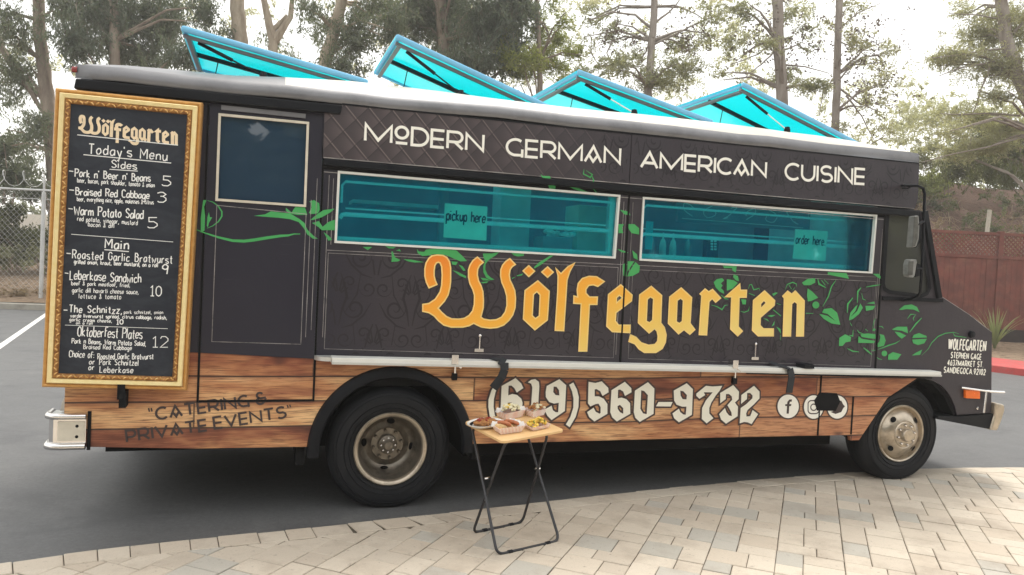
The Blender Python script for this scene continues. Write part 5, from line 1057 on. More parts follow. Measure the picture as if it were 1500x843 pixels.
# paper boats
def tray(name, label, c, rot, lx, ly, h, grow=1.25, liner=False):
    t = thing(name, label, 'food tray', tuple(c)); a = ex * math.cos(rot) + ey * math.sin(rot); b = ey * math.cos(rot) - ex * math.sin(rot); mb = MB()
    def rect(s, z, q=1): return [c + a * (sx * lx / 2 * s * q) + b * (sy * ly / 2 * s * q) + tn * z for sx, sy in ((-1, -1), (1, -1), (1, 1), (-1, 1))]
    lo, hi, hi2, lo2 = rect(1, .001), rect(grow, h), rect(grow, h, .975), rect(1, .003, .97)
    vs = lo + hi + hi2 + lo2; fs = [(0, 3, 2, 1), (12, 13, 14, 15)]
    for g in range(3):
        for k in range(4): fs.append((g * 4 + k, g * 4 + (k + 1) % 4, (g + 1) * 4 + (k + 1) % 4, (g + 1) * 4 + k))
    mb.add(vs, fs); mb.build('paper_boat', M['check'], t, fixn=False)
    if liner:
        mb = MB(); 
        for k, (u, v) in enumerate(((.42, .1), (.46, -.25), (.3, .42), (-.1, .47), (-.45, .3))):
            q = c + a * (u * lx * 1.2) + b * (v * ly * 1.2) + tn * (h * 1.05); mb.hexa([q + a * -.03 + b * -.015 - tn * .01, q + a * .02 + b * -.02 - tn * .01, q + a * .025 + b * .02 - tn * .008, q + a * -.02 + b * .02 - tn * .012], [q + a * -.02 + b * -.006 + tn * .018, q + a * .012 + b * -.012 + tn * .022, q + a * .012 + b * .01 + tn * .012, q + a * -.012 + b * .012 + tn * .02])
        mb.build('paper_liner', M['paper_white'], t)
    return t, a, b
c1 = TPX(744, 632, .002); t1, a1, b1 = tray('food_tray', 'paper tray of sausages in bread at the front edge of the table', c1, -.12, .145, .095, .045, 1.3, True)
c2 = TPX(786, 627, .002); t2, a2, b2 = tray('food_tray', 'low paper tray heaped with yellow potato salad on the right of the table', c2, .05, .125, .085, .026, 1.25)
c3 = TPX(748, 611, .002); t3, a3, b3 = tray('food_tray', 'paper tray of pale shredded salad at the back of the table', c3, .1, .14, .085, .05, 1.25, True)
c4 = TPX(783, 608, .002); t4, a4, b4 = tray('food_tray', 'paper tray with a filled roll behind the potato salad', c4, .1, .10, .085, .045, 1.25)
for k, (u, rot) in enumerate(((-.035, 2.2), (.022, 2.2))):
    cc_ = c1 + a1 * u + tn * .052; d = (a1 * math.cos(-.9) + b1 * math.sin(-.9)); mb = MB()
    pts = [cc_ + d * (-.058 + .0116 * i) + tn * (.012 * math.sin(PI * i / 10)) for i in range(11)]; mb.tube(pts, [.004] + [.013] * 9 + [.004], 12)
    o = mb.build('sausage', M['sausage'], smooth=True); tag(o, ['left hand grilled sausage in the front paper tray', 'right hand grilled sausage in the front paper tray'][k], 'sausage', 'grilled sausages in the front tray')
mb = MB()
for u in (-.055, -.008, .045): blob(mb, c1 + a1 * u + tn * .035, .016, .048, .022, 12, .08, -.9 + PI / 2, int(u * 1000))
o = mb.build('bread_roll', M['bun'], smooth=True); tag(o, 'split bread roll holding the sausages in the front tray', 'bread')
def heap(name, mat, c, a, b, lx, ly, z, n, s, label, cat, kind='stuff', hh=.03):
    mb = MB()
    for k in range(n):
        u, v = random.uniform(-1, 1), random.uniform(-1, 1); q = max(0, 1 - (u * u + v * v) * .6)
        blob(mb, c + a * (u * lx / 2) + b * (v * ly / 2) + tn * (z + hh * 1.35 * q * random.uniform(.45, 1)), s * random.uniform(.8, 1.6), s * random.uniform(.6, 1.2), s * random.uniform(.6, 1.1), 6, .25, random.random() * 3, k)
    o = mb.build(name, mat); tag(o, label, cat, None, kind); return o
heap('potato_salad', M['potato'], c2, a2, b2, .12, .08, .022, 46, .013, 'heap of yellow potato salad in the right hand tray', 'potato salad')
heap('chopped_herbs', M['herbs'], c2, a2, b2, .11, .07, .045, 14, .004, 'green herbs sprinkled over the yellow potato salad', 'herbs', hh=.012)
heap('shredded_salad', M['kraut'], c3, a3, b3, .13, .08, .045, 44, .013, 'heap of pale shredded salad in the back tray', 'salad', hh=.04)
heap('yellow_relish', M['potato'], c3 + a3 * -.02, a3, b3, .06, .05, .075, 12, .010, 'yellow relish on top of the pale salad', 'relish', hh=.012)
heap('fried_bites', M['crumb'], c4, a4, b4, .09, .07, .04, 16, .012, 'brown fried pieces in the tray behind the potato salad', 'fried food', hh=.04)
heap('crumbled_topping', M['kraut'], c4 + a4 * .02, a4, b4, .10, .07, .045, 22, .010, 'pale topping over the fried pieces in the rear right tray', 'topping', hh=.03)
# ------------------------------------------------------------------ inside the truck
ct = MB().box(.42, 5.15, .165, .62, 1.88, 1.915); ct.build('counter_top', M['steel_in'], T)
MB().box(.44, 5.14, .62, .64, 1.0, 1.88).build('counter_front', M['inwall'], T)
def at(px, py, y): return P(px, py, y)
def ibox(name, x0p, y0p, x1p, y1p, y, depth, mat, label, cat, group=None, bevel=.006, zb=None):
    a, b = at(x0p, y0p, y), at(x1p, y1p, y); z1, z0 = max(a.z, b.z), min(a.z, b.z)
    if zb is not None: z0 = zb
    mb = MB().box(a.x, b.x, y, y + depth, z0, z1); o = mb.build(name, mat, bevel=bevel); return tag(o, label, cat, group), a, b
def sheet_sign(px, y, text, label, rows=None):
    q = [P(a, b, y) for a, b in px]; mb = MB(); mb.slab(xz(q), y, y + .003); s = thing('paper_sign', label, 'sign', tuple(q[3])); mb.build('paper_sheet', M['paper'], s)
    w = MB(); L_, R_ = q[3].lerp(q[0], .52), q[2].lerp(q[1], .52); e_ = (R_ - L_)
    text_line(w, text, L_ + e_ * .05, R_ - e_ * .05, (q[0] - q[3]).length * .30, .010, y - .002, HND, .22, lvl=.0002); w.build('lettering', M['dark_ink'], s, fixn=False)
# sign text sits just behind the pane
sheet_sign([(651.5, 298), (714, 303), (712.5, 353), (649.5, 348)], .040, 'pickup here', 'pale green paper sign reading pickup here in the left serving window')
sheet_sign([(1165, 336), (1213, 339), (1209, 383), (1161, 379)], .040, 'order here.', 'pale green paper sign reading order here in the right serving window')
sc_ = MB(); a, b = at(517, 292, .9), at(645, 302, .9); sc_.box(a.x, b.x, .9, 1.2, a.z - .03, a.z); sc_.build('inner_shelf', M['inlight'], T)
a = at(650, 300, .5); MB().box(a.x - .03, a.x + .04, .5, .56, 1.92, 2.8).build('inner_post', M['steel_in'], T)
ibox('storage_tub', 735, 268, 775, 352, .62, .25, M['inlight'], 'tall pale tub standing behind the pickup sign in the left window', 'tub', zb=1.917)
ibox('cardboard_carton', 848, 300, 897, 366, .50, .3, M['paper'], 'pale carton standing at the right end of the left window', 'carton', zb=1.917)
t_ = ibox('steel_pan', 795, 346, 838, 366, .35, .22, M['steel_in'], 'steel food pan on the counter in the left window', 'pan', zb=1.917)
mb = MB(); pp = at(817, 345, .45); 
for k in range(14): blob(mb, Vector((pp.x + random.uniform(-.12, .12), .46 + random.uniform(-.06, .06), pp.z + random.uniform(-.01, .03))), .04, .03, .02, 8, .2, 0, k)
tag(mb.build('bread_slices', M['inlight']), 'heaped bread slices in the steel pan in the left window', 'bread')
for k, (cx, w_, lab) in enumerate(((958, 7, 'leftmost squeeze bottle in the right serving window'), (974, 9, 'second squeeze bottle from the left in the right serving window'), (989, 9, 'third squeeze bottle from the left in the right serving window'), (1011, 9, 'rightmost dim bottle beside the keypad in the right window'))):
    a = at(cx - w_ / 2, 350, .3); b = at(cx + w_ / 2, 350, .3); r = (b.x - a.x) / 2; mb = MB().lathe([(r * .9, 0), (r, .01), (r, .13), (r * .7, .17), (r * .3, .19), (r * .2, .24), (0, .24)], ((a.x + b.x) / 2, .33, 1.917), 'z', 16)
    tag(mb.build('squeeze_bottle', M['inlight'] if k in (1, 2) else M['steel_in'], smooth=True), lab, 'bottle', 'squeeze bottles on the counter')
kp = thing('card_terminal', 'dark keypad terminal with pale keys in the right serving window', 'terminal', tuple(at(1045, 370, .30)))
a, b = at(1036, 350, .30), at(1052, 372, .30); MB().box(a.x, b.x, .302, .36, 1.917, a.z).build('casing', M['indark'], kp)
for r in range(4):
    for c_ in range(2):
        q = at(1042.5 + c_ * 5, 353.5 + r * 4, .30); MB().box(q.x - .011, q.x + .011, .294, .300, q.z - .008, q.z + .008).build('key', M['inlight'], kp)
mb = thing('inner_menu', 'dim chalk board with scribbled lines high inside the right window', 'board', tuple(at(1100, 320, .8)))
a, b = at(993, 303, .9), at(1200, 345, .9); MB().box(a.x, b.x, .9, .93, 2.30, 2.62).build('board_sheet', M['inwall'], mb)
sw_ = MB()
for k in range(7):
    cx = lerp(a.x + .1, b.x - .1, k / 6); pts = [(cx + .06 * math.cos(t * 1.3 + k) * (1 + .3 * math.sin(t * 2)), 2.42 + .06 * math.sin(t + k * 2)) for t in np.linspace(0, 4.5, 12)]; ribbon(sw_, pts, .008, .897)
ribbon(sw_, [(a.x + .05, 2.335), (b.x - .2, 2.33)], .008, .897); sw_.build('chalk_scribble', M['inlight'], mb, fixn=False)
ibox('napkin_box', 950, 324, 955, 366, .06, .05, M['cyan'], 'bright blue panel at the left edge of the right serving window', 'panel') if False else None
# ------------------------------------------------------------------ leaves and trees
def leaf_mesh(name, C0, dirs, L, Wd, mat, parent):
    """C0 (n,3) centres, dirs (n,3) long axes -> rhombic leaves"""
    n = len(C0); d = dirs / np.linalg.norm(dirs, axis=1)[:, None]; r = rng.normal(size=(n, 3)); s = np.cross(d, r); s /= np.linalg.norm(s, axis=1)[:, None]
    l = (L * rng.uniform(.6, 1.35, n))[:, None]; w = (Wd * rng.uniform(.7, 1.3, n))[:, None]; nn = np.cross(d, s)
    v = np.empty((n, 4, 3)); v[:, 0] = C0 - d * l / 2; v[:, 1] = C0 + s * w / 2 + nn * w * .15; v[:, 2] = C0 + d * l / 2; v[:, 3] = C0 - s * w / 2 + nn * w * .15
    off = np.array(LOC.get(parent.name, (0, 0, 0))) if parent else 0
    v = (v.reshape(-1, 3) - off).astype('f'); me = bpy.data.meshes.new(name); me.vertices.add(4 * n); me.vertices.foreach_set('co', v.ravel()); me.loops.add(4 * n); me.loops.foreach_set('vertex_index', np.arange(4 * n)); me.polygons.add(n); me.polygons.foreach_set('loop_start', np.arange(n) * 4); me.polygons.foreach_set('loop_total', np.full(n, 4)) if False else None
    me.update(calc_edges=True); me.materials.append(mat); o = bpy.data.objects.new(name, me); link(o, parent); return o
TW = []                                        # twig lines of the last cloud
def cloud(clumps, droop=.7, dens=1.5, per=34):
    """clumps: (centre, radii (along street, depth, up), n leaves, twig spread): leaves sit in sprays along short twigs"""
    Cs = []; Ds = []; TW.clear()
    for c, (ru, rw, rz), n, tw in clumps:
        n = int(n * dens); k = max(3, n // per); q = rng.normal(size=(k, 3)); q /= np.linalg.norm(q, axis=1)[:, None]; q *= (rng.uniform(0, 1, (k, 1)) ** .5); r_ = np.array([.95, -.31, 0]); f_ = np.array([.31, .95, 0])
        jag = 1 + .35 * rng.normal(size=(k, 1)) * (np.abs(q).sum(1, keepdims=True) > .9)
        tc = np.array(c) + (q[:, :1] * ru * r_ + q[:, 1:2] * rw * f_ + q[:, 2:] * rz * np.array([0, 0, 1.])) * jag
        td = rng.normal(size=(k, 3)); td[:, 2] = td[:, 2] * .5 - droop * 1.3; td /= np.linalg.norm(td, axis=1)[:, None]; tl_ = tw * rng.uniform(1.2, 3.4, k)
        tid = rng.integers(0, k, n); u = rng.uniform(-.5, .5, n)
        p = tc[tid] + td[tid] * (u * tl_[tid])[:, None] + rng.normal(size=(n, 3)) * (tw * rng.uniform(.12, .42, k)[tid] * (1.05 - u * .6))[:, None]; Cs.append(p)
        d = td[tid] * 1.1 + rng.normal(size=(n, 3)) * .75; d[:, 2] -= droop; Ds.append(d)
        TW.append((tc - td * tl_[:, None] * .6, tc + td * tl_[:, None] * .45))
    return np.concatenate(Cs), np.concatenate(Ds)
def twig_mesh(name, mat, parent, r=.006):
    A = np.concatenate([t[0] for t in TW]); B = np.concatenate([t[1] for t in TW]); n = len(A); off = np.array(LOC.get(parent.name, (0, 0, 0))); v = np.empty((n, 6, 3))
    for j, (P_, rr) in enumerate(((A, r * 1.4), (B, r * .5))):
        for k in range(3): an = 2 * PI * k / 3; v[:, j * 3 + k] = P_ + np.array([math.cos(an), math.sin(an), .3 * math.sin(an + 1)]) * rr
    b = np.arange(n)[:, None] * 6; f = np.stack([b + np.array([[k, (k + 1) % 3, 3 + (k + 1) % 3, 3 + k]]) for k in range(3)], 1).reshape(-1, 4)
    me = bpy.data.meshes.new(name); me.vertices.add(6 * n); me.vertices.foreach_set('co', (v.reshape(-1, 3) - off).astype('f').ravel()); me.loops.add(len(f) * 4); me.loops.foreach_set('vertex_index', f.ravel().astype('i')); me.polygons.add(len(f)); me.polygons.foreach_set('loop_start', np.arange(len(f)) * 4)
    me.update(calc_edges=True); me.materials.append(mat); o = bpy.data.objects.new(name, me); link(o, parent); o['kind'] = 'stuff'; return o
def limb(mb, pts, r0, r1, n=8, wob=.0):
    pts = [Vector(p) for p in pts]; out = []
    for i in range(len(pts) - 1):
        for k in range(4): out.append(pts[i].lerp(pts[i + 1], k / 4) + Vector((random.uniform(-wob, wob), random.uniform(-wob, wob), 0)))
    out.append(pts[-1]); m = len(out); mb.tube(out, [lerp(r0, r1, (i / (m - 1)) ** .8) for i in range(m)], n)
def tree(label, w, trunk, r0, r1, bark, leafmat, clumps, limbs=(), L=.18, Wd=.045, droop=.7, group=None, extra=(), name='tree', tw=.28, autol=True, gz=0):
    """trunk / clumps / limbs given as sight positions (px, py) at depth w; the base stands on the bank"""
    tp_ = [D(px, py, w) for px, py in trunk]; base = Vector((tp_[0].x, tp_[0].y, gz)); t = thing(name, label, 'tree', tuple(base), group)
    mb = MB(); limb(mb, [base] + tp_, r0, r1, 10, r0 * .12); mb.build('trunk', bark, t, smooth=True)
    cl = []; lb = MB(); nl = 0
    for c in clumps:
        px, py, rx, ry, n = c[:5]; dw = c[5] if len(c) > 5 else random.uniform(-1.5, 1.5); s = (w + dw) / FPX; ctr_ = D(px, py, w + dw); cl.append((tuple(ctr_), (rx * s, (rx + ry) * s * .45, ry * s), n, tw))
        if autol:
            # a limb from the nearest lower trunk point
            src = min(tp_, key=lambda q: (q - ctr_).length + (3 if q.z > ctr_.z + .3 else 0)); 
            for kk in range(2):
                e = ctr_ + Vector((random.uniform(-rx, rx) * s * .7, random.uniform(-.5, .5), random.uniform(-ry, ry) * s * .6)); m_ = src.lerp(e, .5) + Vector((0, 0, .12 * (e - src).length)); limb(lb, [src, m_, e], min(r0 * .35, .07), .012, 5, .03); nl += 1
    for lp in limbs: limb(lb, [D(px, py, w + (lp[2] if len(lp) > 2 else 0)) for px, py in lp[0]], lp[1], lp[1] * .35, 6, .02); nl += 1
    if nl: lb.build('limbs', bark, t, smooth=True, kind='stuff')
    c_, d_ = cloud(cl, droop, 1.35); leaf_mesh('crown', c_, d_, L * .85, Wd * .85, leafmat, t); twig_mesh('twigs', bark, t)
    for nm, mt, cls, l2, w2, dr in extra:
        cl2 = [(tuple(D(px, py, w + dw)), (rx * w / FPX, (rx + ry) * w / FPX * .4, ry * w / FPX), n, tw * .8) for px, py, rx, ry, n, dw in cls]; c_, d_ = cloud(cl2, dr, 1, 3); leaf_mesh(nm, c_, d_, l2, w2, mt, t)['kind'] = 'stuff'
    return t
G1 = 'eucalyptus trees behind the truck'; G2 = 'thin pines behind the truck'
tree('tall leaning eucalyptus rising just left of the menu board', 26, [(84, 330), (78, 225), (70, 150), (62, 90), (56, 30), (52, -70)], .30, .17, M['bark_brown'], M['euc'],
     [(30, 110, 40, 60, 2600), (20, 40, 45, 40, 1700), (55, 190, 24, 45, 1100), (95, 10, 35, 40, 1300), (22, 215, 35, 30, 1500), (40, 250, 30, 18, 700), (-30, 120, 40, 80, 1500), (-40, 0, 60, 60, 1500), (60, -60, 70, 40, 1800)],
     [([(-6, 50), (12, 90), (40, 125), (66, 170), (74, 215)], .13), ([(76, 225), (55, 212), (35, 195), (10, 190)], .05)], group=G1)
tree('dark bushy eucalyptus directly above the rear end of the truck', 25, [(172, 200), (168, 60), (163, -60)], .24, .12, M['bark_brown'], M['euc_dark'],
     [(110, 60, 32, 34, 2600), (165, 30, 60, 60, 6500), (235, 30, 55, 55, 6500), (200, 85, 55, 25, 3600), (130, 5, 50, 40, 3200), (270, 85, 45, 22, 1600), (300, 15, 25, 40, 1100), (200, -70, 110, 45, 5000)], group=G1, L=.17, Wd=.05)
tree('bare pale eucalyptus with two forked cream trunks above the first hatch', 27, [(352, 190), (352, 60), (346, 0), (338, -70)], .36, .22, M['bark_pale'], M['euc'],
     [(400, 60, 28, 16, 380), (330, 50, 22, 20, 300), (350, -70, 90, 30, 2600), (440, -60, 60, 30, 1800), (425, 90, 25, 12, 250)],
     [([(398, 120), (400, 60), (390, 15), (378, -50)], .24), ([(402, 60), (425, 25), (432, -40)], .16), ([(395, 50), (410, 34), (420, 22)], .12)], group=G1, autol=False)
tree('leaning cream trunked eucalyptus between the first and second hatch', 24, [(468, 190), (478, 85), (490, 45), (500, 5), (515, -60)], .26, .15, M['bark_pale'], M['euc'],
     [(470, 40, 30, 35, 900), (520, 60, 38, 42, 2300), (545, 15, 40, 35, 2000), (500, 100, 40, 18, 900), (450, 10, 25, 25, 450), (575, 45, 28, 40, 1500), (530, -60, 90, 35, 3200)],
     [([(495, 40), (505, 50), (492, 75), (482, 90)], .08), ([(500, 88), (520, 70), (545, 45), (560, 20)], .07)], group=G1)
tree('broad dark eucalyptus mass filling the sky above the second hatch', 25, [(655, 200), (650, 60), (642, -60)], .28, .15, M['bark_brown'], M['euc_dark'],
     [(610, 25, 48, 42, 5200), (665, 45, 52, 50, 7200), (720, 40, 48, 55, 6600), (690, 95, 60, 22, 3600), (640, 0, 60, 30, 4000), (755, 10, 40, 45, 3600), (600, 78, 22, 22, 600), (690, -60, 110, 40, 5200), (745, 85, 26, 30, 1800)], group=G1, L=.17, Wd=.05)
tree('yellow green feathery conifer between the second and third hatch', 24, [(792, 220), (790, 90), (788, 30), (786, -20)], .13, .05, M['bark_brown'], M['pine_y'],
     [(742, 84, 16, 18, 900), (752, 62, 12, 16, 500), (775, 88, 26, 16, 1200), (790, 50, 14, 20, 700), (784, 22, 14, 16, 500), (815, 62, 22, 18, 1000), (808, 100, 40, 14, 1500), (838, 78, 20, 12, 500), (828, 35, 16, 14, 350), (852, 108, 20, 10, 400), (765, 108, 26, 12, 800), (795, 76, 22, 12, 800), (815, 5, 16, 14, 300), (800, -30, 40, 20, 900)], L=.15, Wd=.035, droop=.1, tw=.22)
tree('straight pale trunked pine rising above the third hatch', 24, [(947, 250), (950, 130), (955, 60), (959, 10), (960, -60)], .15, .10, M['bark_grey'], M['pine'],
     [(900, 50, 34, 26, 700), (870, 25, 32, 22, 600), (905, 95, 38, 26, 1400), (965, 118, 50, 20, 1900), (1000, 100, 40, 24, 1400), (1000, 70, 35, 20, 700), (1030, 55, 30, 20, 500), (860, 70, 20, 20, 280), (935, 75, 18, 30, 500), (1040, 20, 40, 22, 700), (930, -40, 90, 30, 2200)],
     [([(952, 40), (930, 22), (895, 18), (865, 30)], .05), ([(957, 35), (980, 18), (1000, -5)], .05), ([(952, 68), (990, 50), (1030, 30), (1055, 22)], .045), ([(870, 98), (905, 96), (940, 98)], .05), ([(897, 60), (888, 78), (898, 98)], .035), ([(865, 75), (875, 92)], .03)], L=.13, Wd=.04, droop=.2, group=G2,
     extra=[('pine_cones', M['cone'], [(905, 60, 60, 50, 260, 0), (1010, 60, 40, 50, 300, 0)], .09, .07, 0)], tw=.2)
tree('grey trunked pine with cones behind the fourth hatch', 25, [(1148, 250), (1145, 130), (1140, 60), (1138, 0), (1130, -60)], .21, .17, M['bark_grey'], M['pine'],
     [(1090, 20, 36, 24, 1000), (1075, 70, 30, 24, 600), (1150, 115, 34, 14, 800), (1120, 60, 28, 20, 500), (1180, 50, 28, 26, 500), (1060, 110, 24, 14, 200), (1190, 128, 30, 12, 900), (1160, 15, 30, 20, 600), (1120, -50, 90, 30, 2200)],
     [([(1140, 70), (1115, 95), (1095, 110)], .04), ([(1140, 55), (1110, 80), (1070, 95)], .04), ([(1145, 75), (1170, 65), (1185, 80)], .035), ([(1148, 95), (1180, 98), (1215, 108)], .035)], L=.13, Wd=.04, droop=.2, group=G2,
     extra=[('pine_cones', M['cone'], [(1120, 60, 60, 60, 420, 0), (1180, 70, 40, 50, 300, 0)], .09, .07, 0)], tw=.2)
tree('slender pale pine with sparse twigs to the right of the fourth hatch', 25, [(1222, 270), (1224, 165), (1226, 110), (1228, 50), (1231, -60)], .14, .11, M['bark_grey'], M['pine_pale'],
     [(1250, 60, 34, 30, 520), (1280, 90, 40, 26, 560), (1300, 120, 30, 22, 380), (1260, 150, 40, 20, 420), (1290, 190, 36, 20, 420), (1215, 40, 22, 30, 350), (1245, 15, 34, 20, 420), (1300, 70, 20, 20, 200), (1240, -50, 70, 28, 1300), (1235, 190, 30, 14, 260)],
     [([(1226, 120), (1250, 95), (1290, 92)], .04), ([(1225, 125), (1255, 150), (1290, 165)], .04), ([(1224, 110), (1205, 140), (1200, 170)], .03), ([(1240, 140), (1262, 170), (1280, 205)], .035), ([(1228, 45), (1255, 20), (1290, 5)], .03), ([(1228, 60), (1260, 75), (1300, 72)], .025)], L=.12, Wd=.045, droop=.1, group=G2,
     extra=[('pine_cones', M['cone'], [(1260, 60, 50, 60, 480, 0), (1280, 130, 50, 60, 480, 0)], .09, .07, 0)], tw=.2)
tree('big hanging pine leaning in at the right edge above the slope', 24, [(1560, 330), (1530, 200), (1494, 120), (1474, 60), (1468, 10), (1462, -60)], .26, .16, M['bark_grey'], M['pine_pale'],
     [(1440, 50, 38, 34, 3000), (1490, 40, 45, 45, 4200), (1400, 85, 38, 16, 1400), (1375, 90, 26, 10, 500), (1460, 100, 50, 24, 2600), (1420, 170, 50, 14, 1200), (1470, 190, 50, 20, 2600), (1450, 215, 40, 18, 1800), (1400, 225, 36, 14, 1000), (1540, 100, 50, 80, 4000), (1460, 140, 40, 14, 800), (1410, 20, 30, 14, 500), (1470, -50, 90, 30, 3600), (1390, 195, 40, 14, 500)],
     [([(1490, 92), (1450, 92), (1405, 100), (1375, 112)], .04), ([(1480, 70), (1440, 75), (1395, 82), (1365, 85)], .04), ([(1495, 170), (1450, 166), (1410, 168), (1378, 167)], .035), ([(1475, 30), (1430, 22), (1390, 20)], .03), ([(1450, 95), (1438, 130), (1425, 165)], .04), ([(1500, 200), (1450, 215), (1400, 225), (1350, 238)], .04)], L=.15, Wd=.035, droop=.3, tw=.24)
tree('dark drooping tree standing on the slope at the far right', 27, [(1505, 300), (1500, 240), (1480, 180)], .09, .05, M['bark_brown'], M['shrub'],
     [(1440, 225, 40, 26, 3200), (1490, 225, 40, 32, 3600), (1405, 245, 26, 20, 1500), (1470, 255, 50, 18, 2200), (1540, 230, 40, 40, 2500), (1460, 195, 40, 16, 1300)], L=.16, Wd=.05, droop=.9, gz=3)
# shrubs
def shrub(label, w, cl, mat, name='shrub', cat='shrub', group=None, L=.14, Wd=.06, droop=.2, stems=6, gz=None):
    px, py = cl[0][:2]; base = D(px, py + cl[0][3], w); t = thing(name, label, cat, tuple(base), group); mb = MB()
    for k in range(stems):
        c = cl[k % len(cl)]; e = D(c[0] + random.uniform(-c[2], c[2]) * .7, c[1] - random.uniform(0, c[3]) * .6, w + random.uniform(-.6, .6)); b0 = D(c[0] + random.uniform(-4, 4), cl[0][1] + cl[0][3] + 8, w); limb(mb, [b0, b0.lerp(e, .5) + Vector((random.uniform(-.15, .15), 0, .1)), e], .03, .01, 5, .02)
    mb.build('stems', M['bark_brown'], t, smooth=True)
    c_, d_ = cloud([(tuple(D(a, b, w + random.uniform(-.4, .4))), (rx * w / FPX, (rx + ry) * w / FPX * .45, ry * w / FPX), n, .18) for a, b, rx, ry, n in cl], droop); leaf_mesh('foliage', c_, d_, L, Wd, mat, t); return t
shrub('yellow green bush at the top of the slope beside the cab', 34, [(1362, 272, 22, 20, 1500), (1340, 268, 20, 16, 900), (1385, 265, 20, 16, 900)], M['pine_y'])
shrub('grey green bush behind the slope above the cab mirror', 36, [(1395, 235, 30, 26, 1900), (1350, 238, 26, 18, 1000), (1430, 235, 26, 22, 1200), (1365, 215, 16, 12, 300)], M['pine'])
shrub('dense dark bush behind the left chain link fence', 25, [(25, 350, 34, 22, 2600), (60, 360, 22, 22, 1600), (-20, 345, 34, 30, 2000), (10, 315, 26, 18, 1300), (95, 350, 30, 26, 1700)], M['shrub'])
shrub('bright green bush low behind the fence post on the left', 24.3, [(58, 372, 18, 18, 900), (20, 378, 24, 16, 1000), (-10, 375, 20, 18, 700)], M['pine'])
shrub('dark leafy sapling above the fence at the left edge', 24.8, [(15, 262, 22, 30, 1600), (45, 285, 20, 16, 700), (5, 220, 16, 20, 500), (70, 280, 18, 16, 400)], M['euc'], stems=8)
# dry brush on the right slope, counted by nobody
brm = MB()
for k in range(520):
    u = random.uniform(11.5, 24); w = random.uniform(24.2, 34); p = UW(u, w, terr(u, w)); l = random.uniform(.3, 1.1); a = random.random() * 6.28; hgt = random.uniform(.05, .5) * (1.6 if u > 15 else .5)
    pts = [p + Vector((math.cos(a) * l * t, math.sin(a) * l * t, hgt * math.sin(PI * (.15 + .7 * t)) + random.uniform(-.03, .03))) for t in (0, .3, .6, 1)]; brm.tube(pts, [.014, .012, .009, .004], 3, cap=False)
brm.build('dry_brush', M['dry'], kind='stuff')
c_, d_ = cloud([(tuple(UW(u, w, terr(u, w) + .15)), (.9, .9, .35), 260, .16) for u, w in [(random.uniform(12, 24), random.uniform(25, 35)) for _ in range(46)]], 0)
o = leaf_mesh('ground_cover', c_, d_, .13, .04, M['dry'], None); o['kind'] = 'stuff'
c_, d_ = cloud([(tuple(UW(u, w, terr(u, w) + .25)), (1.2, .8, .5), 420, .2) for u, w in [(random.uniform(17, 26), random.uniform(29, 36)) for _ in range(26)]], .3)
o = leaf_mesh('slope_undergrowth', c_, d_, .15, .05, M['shrub'], None); o['kind'] = 'stuff'
c_, d_ = cloud([(tuple(UW(u, w0(u) + random.uniform(1, 7), terr(u, w0(u) + 2) + .03)), (1.2, 1.2, .05), 160, .25) for u in [random.uniform(-24, -10) for _ in range(36)]], 0)
o = leaf_mesh('fallen_leaves', c_, d_, .12, .05, M['dry'], None); o['kind'] = 'stuff'
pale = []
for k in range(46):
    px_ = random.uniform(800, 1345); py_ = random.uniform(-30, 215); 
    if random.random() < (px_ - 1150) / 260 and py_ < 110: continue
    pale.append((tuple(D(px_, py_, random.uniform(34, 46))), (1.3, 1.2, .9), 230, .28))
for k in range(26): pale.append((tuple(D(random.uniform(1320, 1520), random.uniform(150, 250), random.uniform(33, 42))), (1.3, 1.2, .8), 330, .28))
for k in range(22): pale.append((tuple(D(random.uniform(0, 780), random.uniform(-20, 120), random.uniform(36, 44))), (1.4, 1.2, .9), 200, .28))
c_, d_ = cloud(pale, .3); o = leaf_mesh('haze_paled_foliage', c_, d_, .20, .06, M['far_leaf'], None); o['kind'] = 'stuff'
# far wood on both sides so a side step finds no hole
c_, d_ = cloud([(tuple(UW(u, random.uniform(42, 52), random.uniform(3, 9))), (4, 2.5, 3.2), 900, .5) for u in np.arange(24, 60, 3.0)] + [(tuple(UW(u, random.uniform(46, 56), random.uniform(2, 4.5))), (4, 2.5, 1.8), 600, .5) for u in np.arange(-56, -20, 3.0)], .4)
o = leaf_mesh('distant_wood', c_, d_, .4, .14, M['shrub'], None); o['kind'] = 'stuff'
c_, d_ = cloud([((x, random.uniform(-26, -20), random.uniform(2.5, 7.5)), (3, 1.5, 3.4), 620, .6) for x in np.arange(-30, 36, 1.2)], .4)  # added unseen leaf mass behind the camera, darkens reflections in the glass
o = leaf_mesh('unseen_reflection_wood', c_, d_, 1.5, .9, M['shrub'], None); o['kind'] = 'stuff'
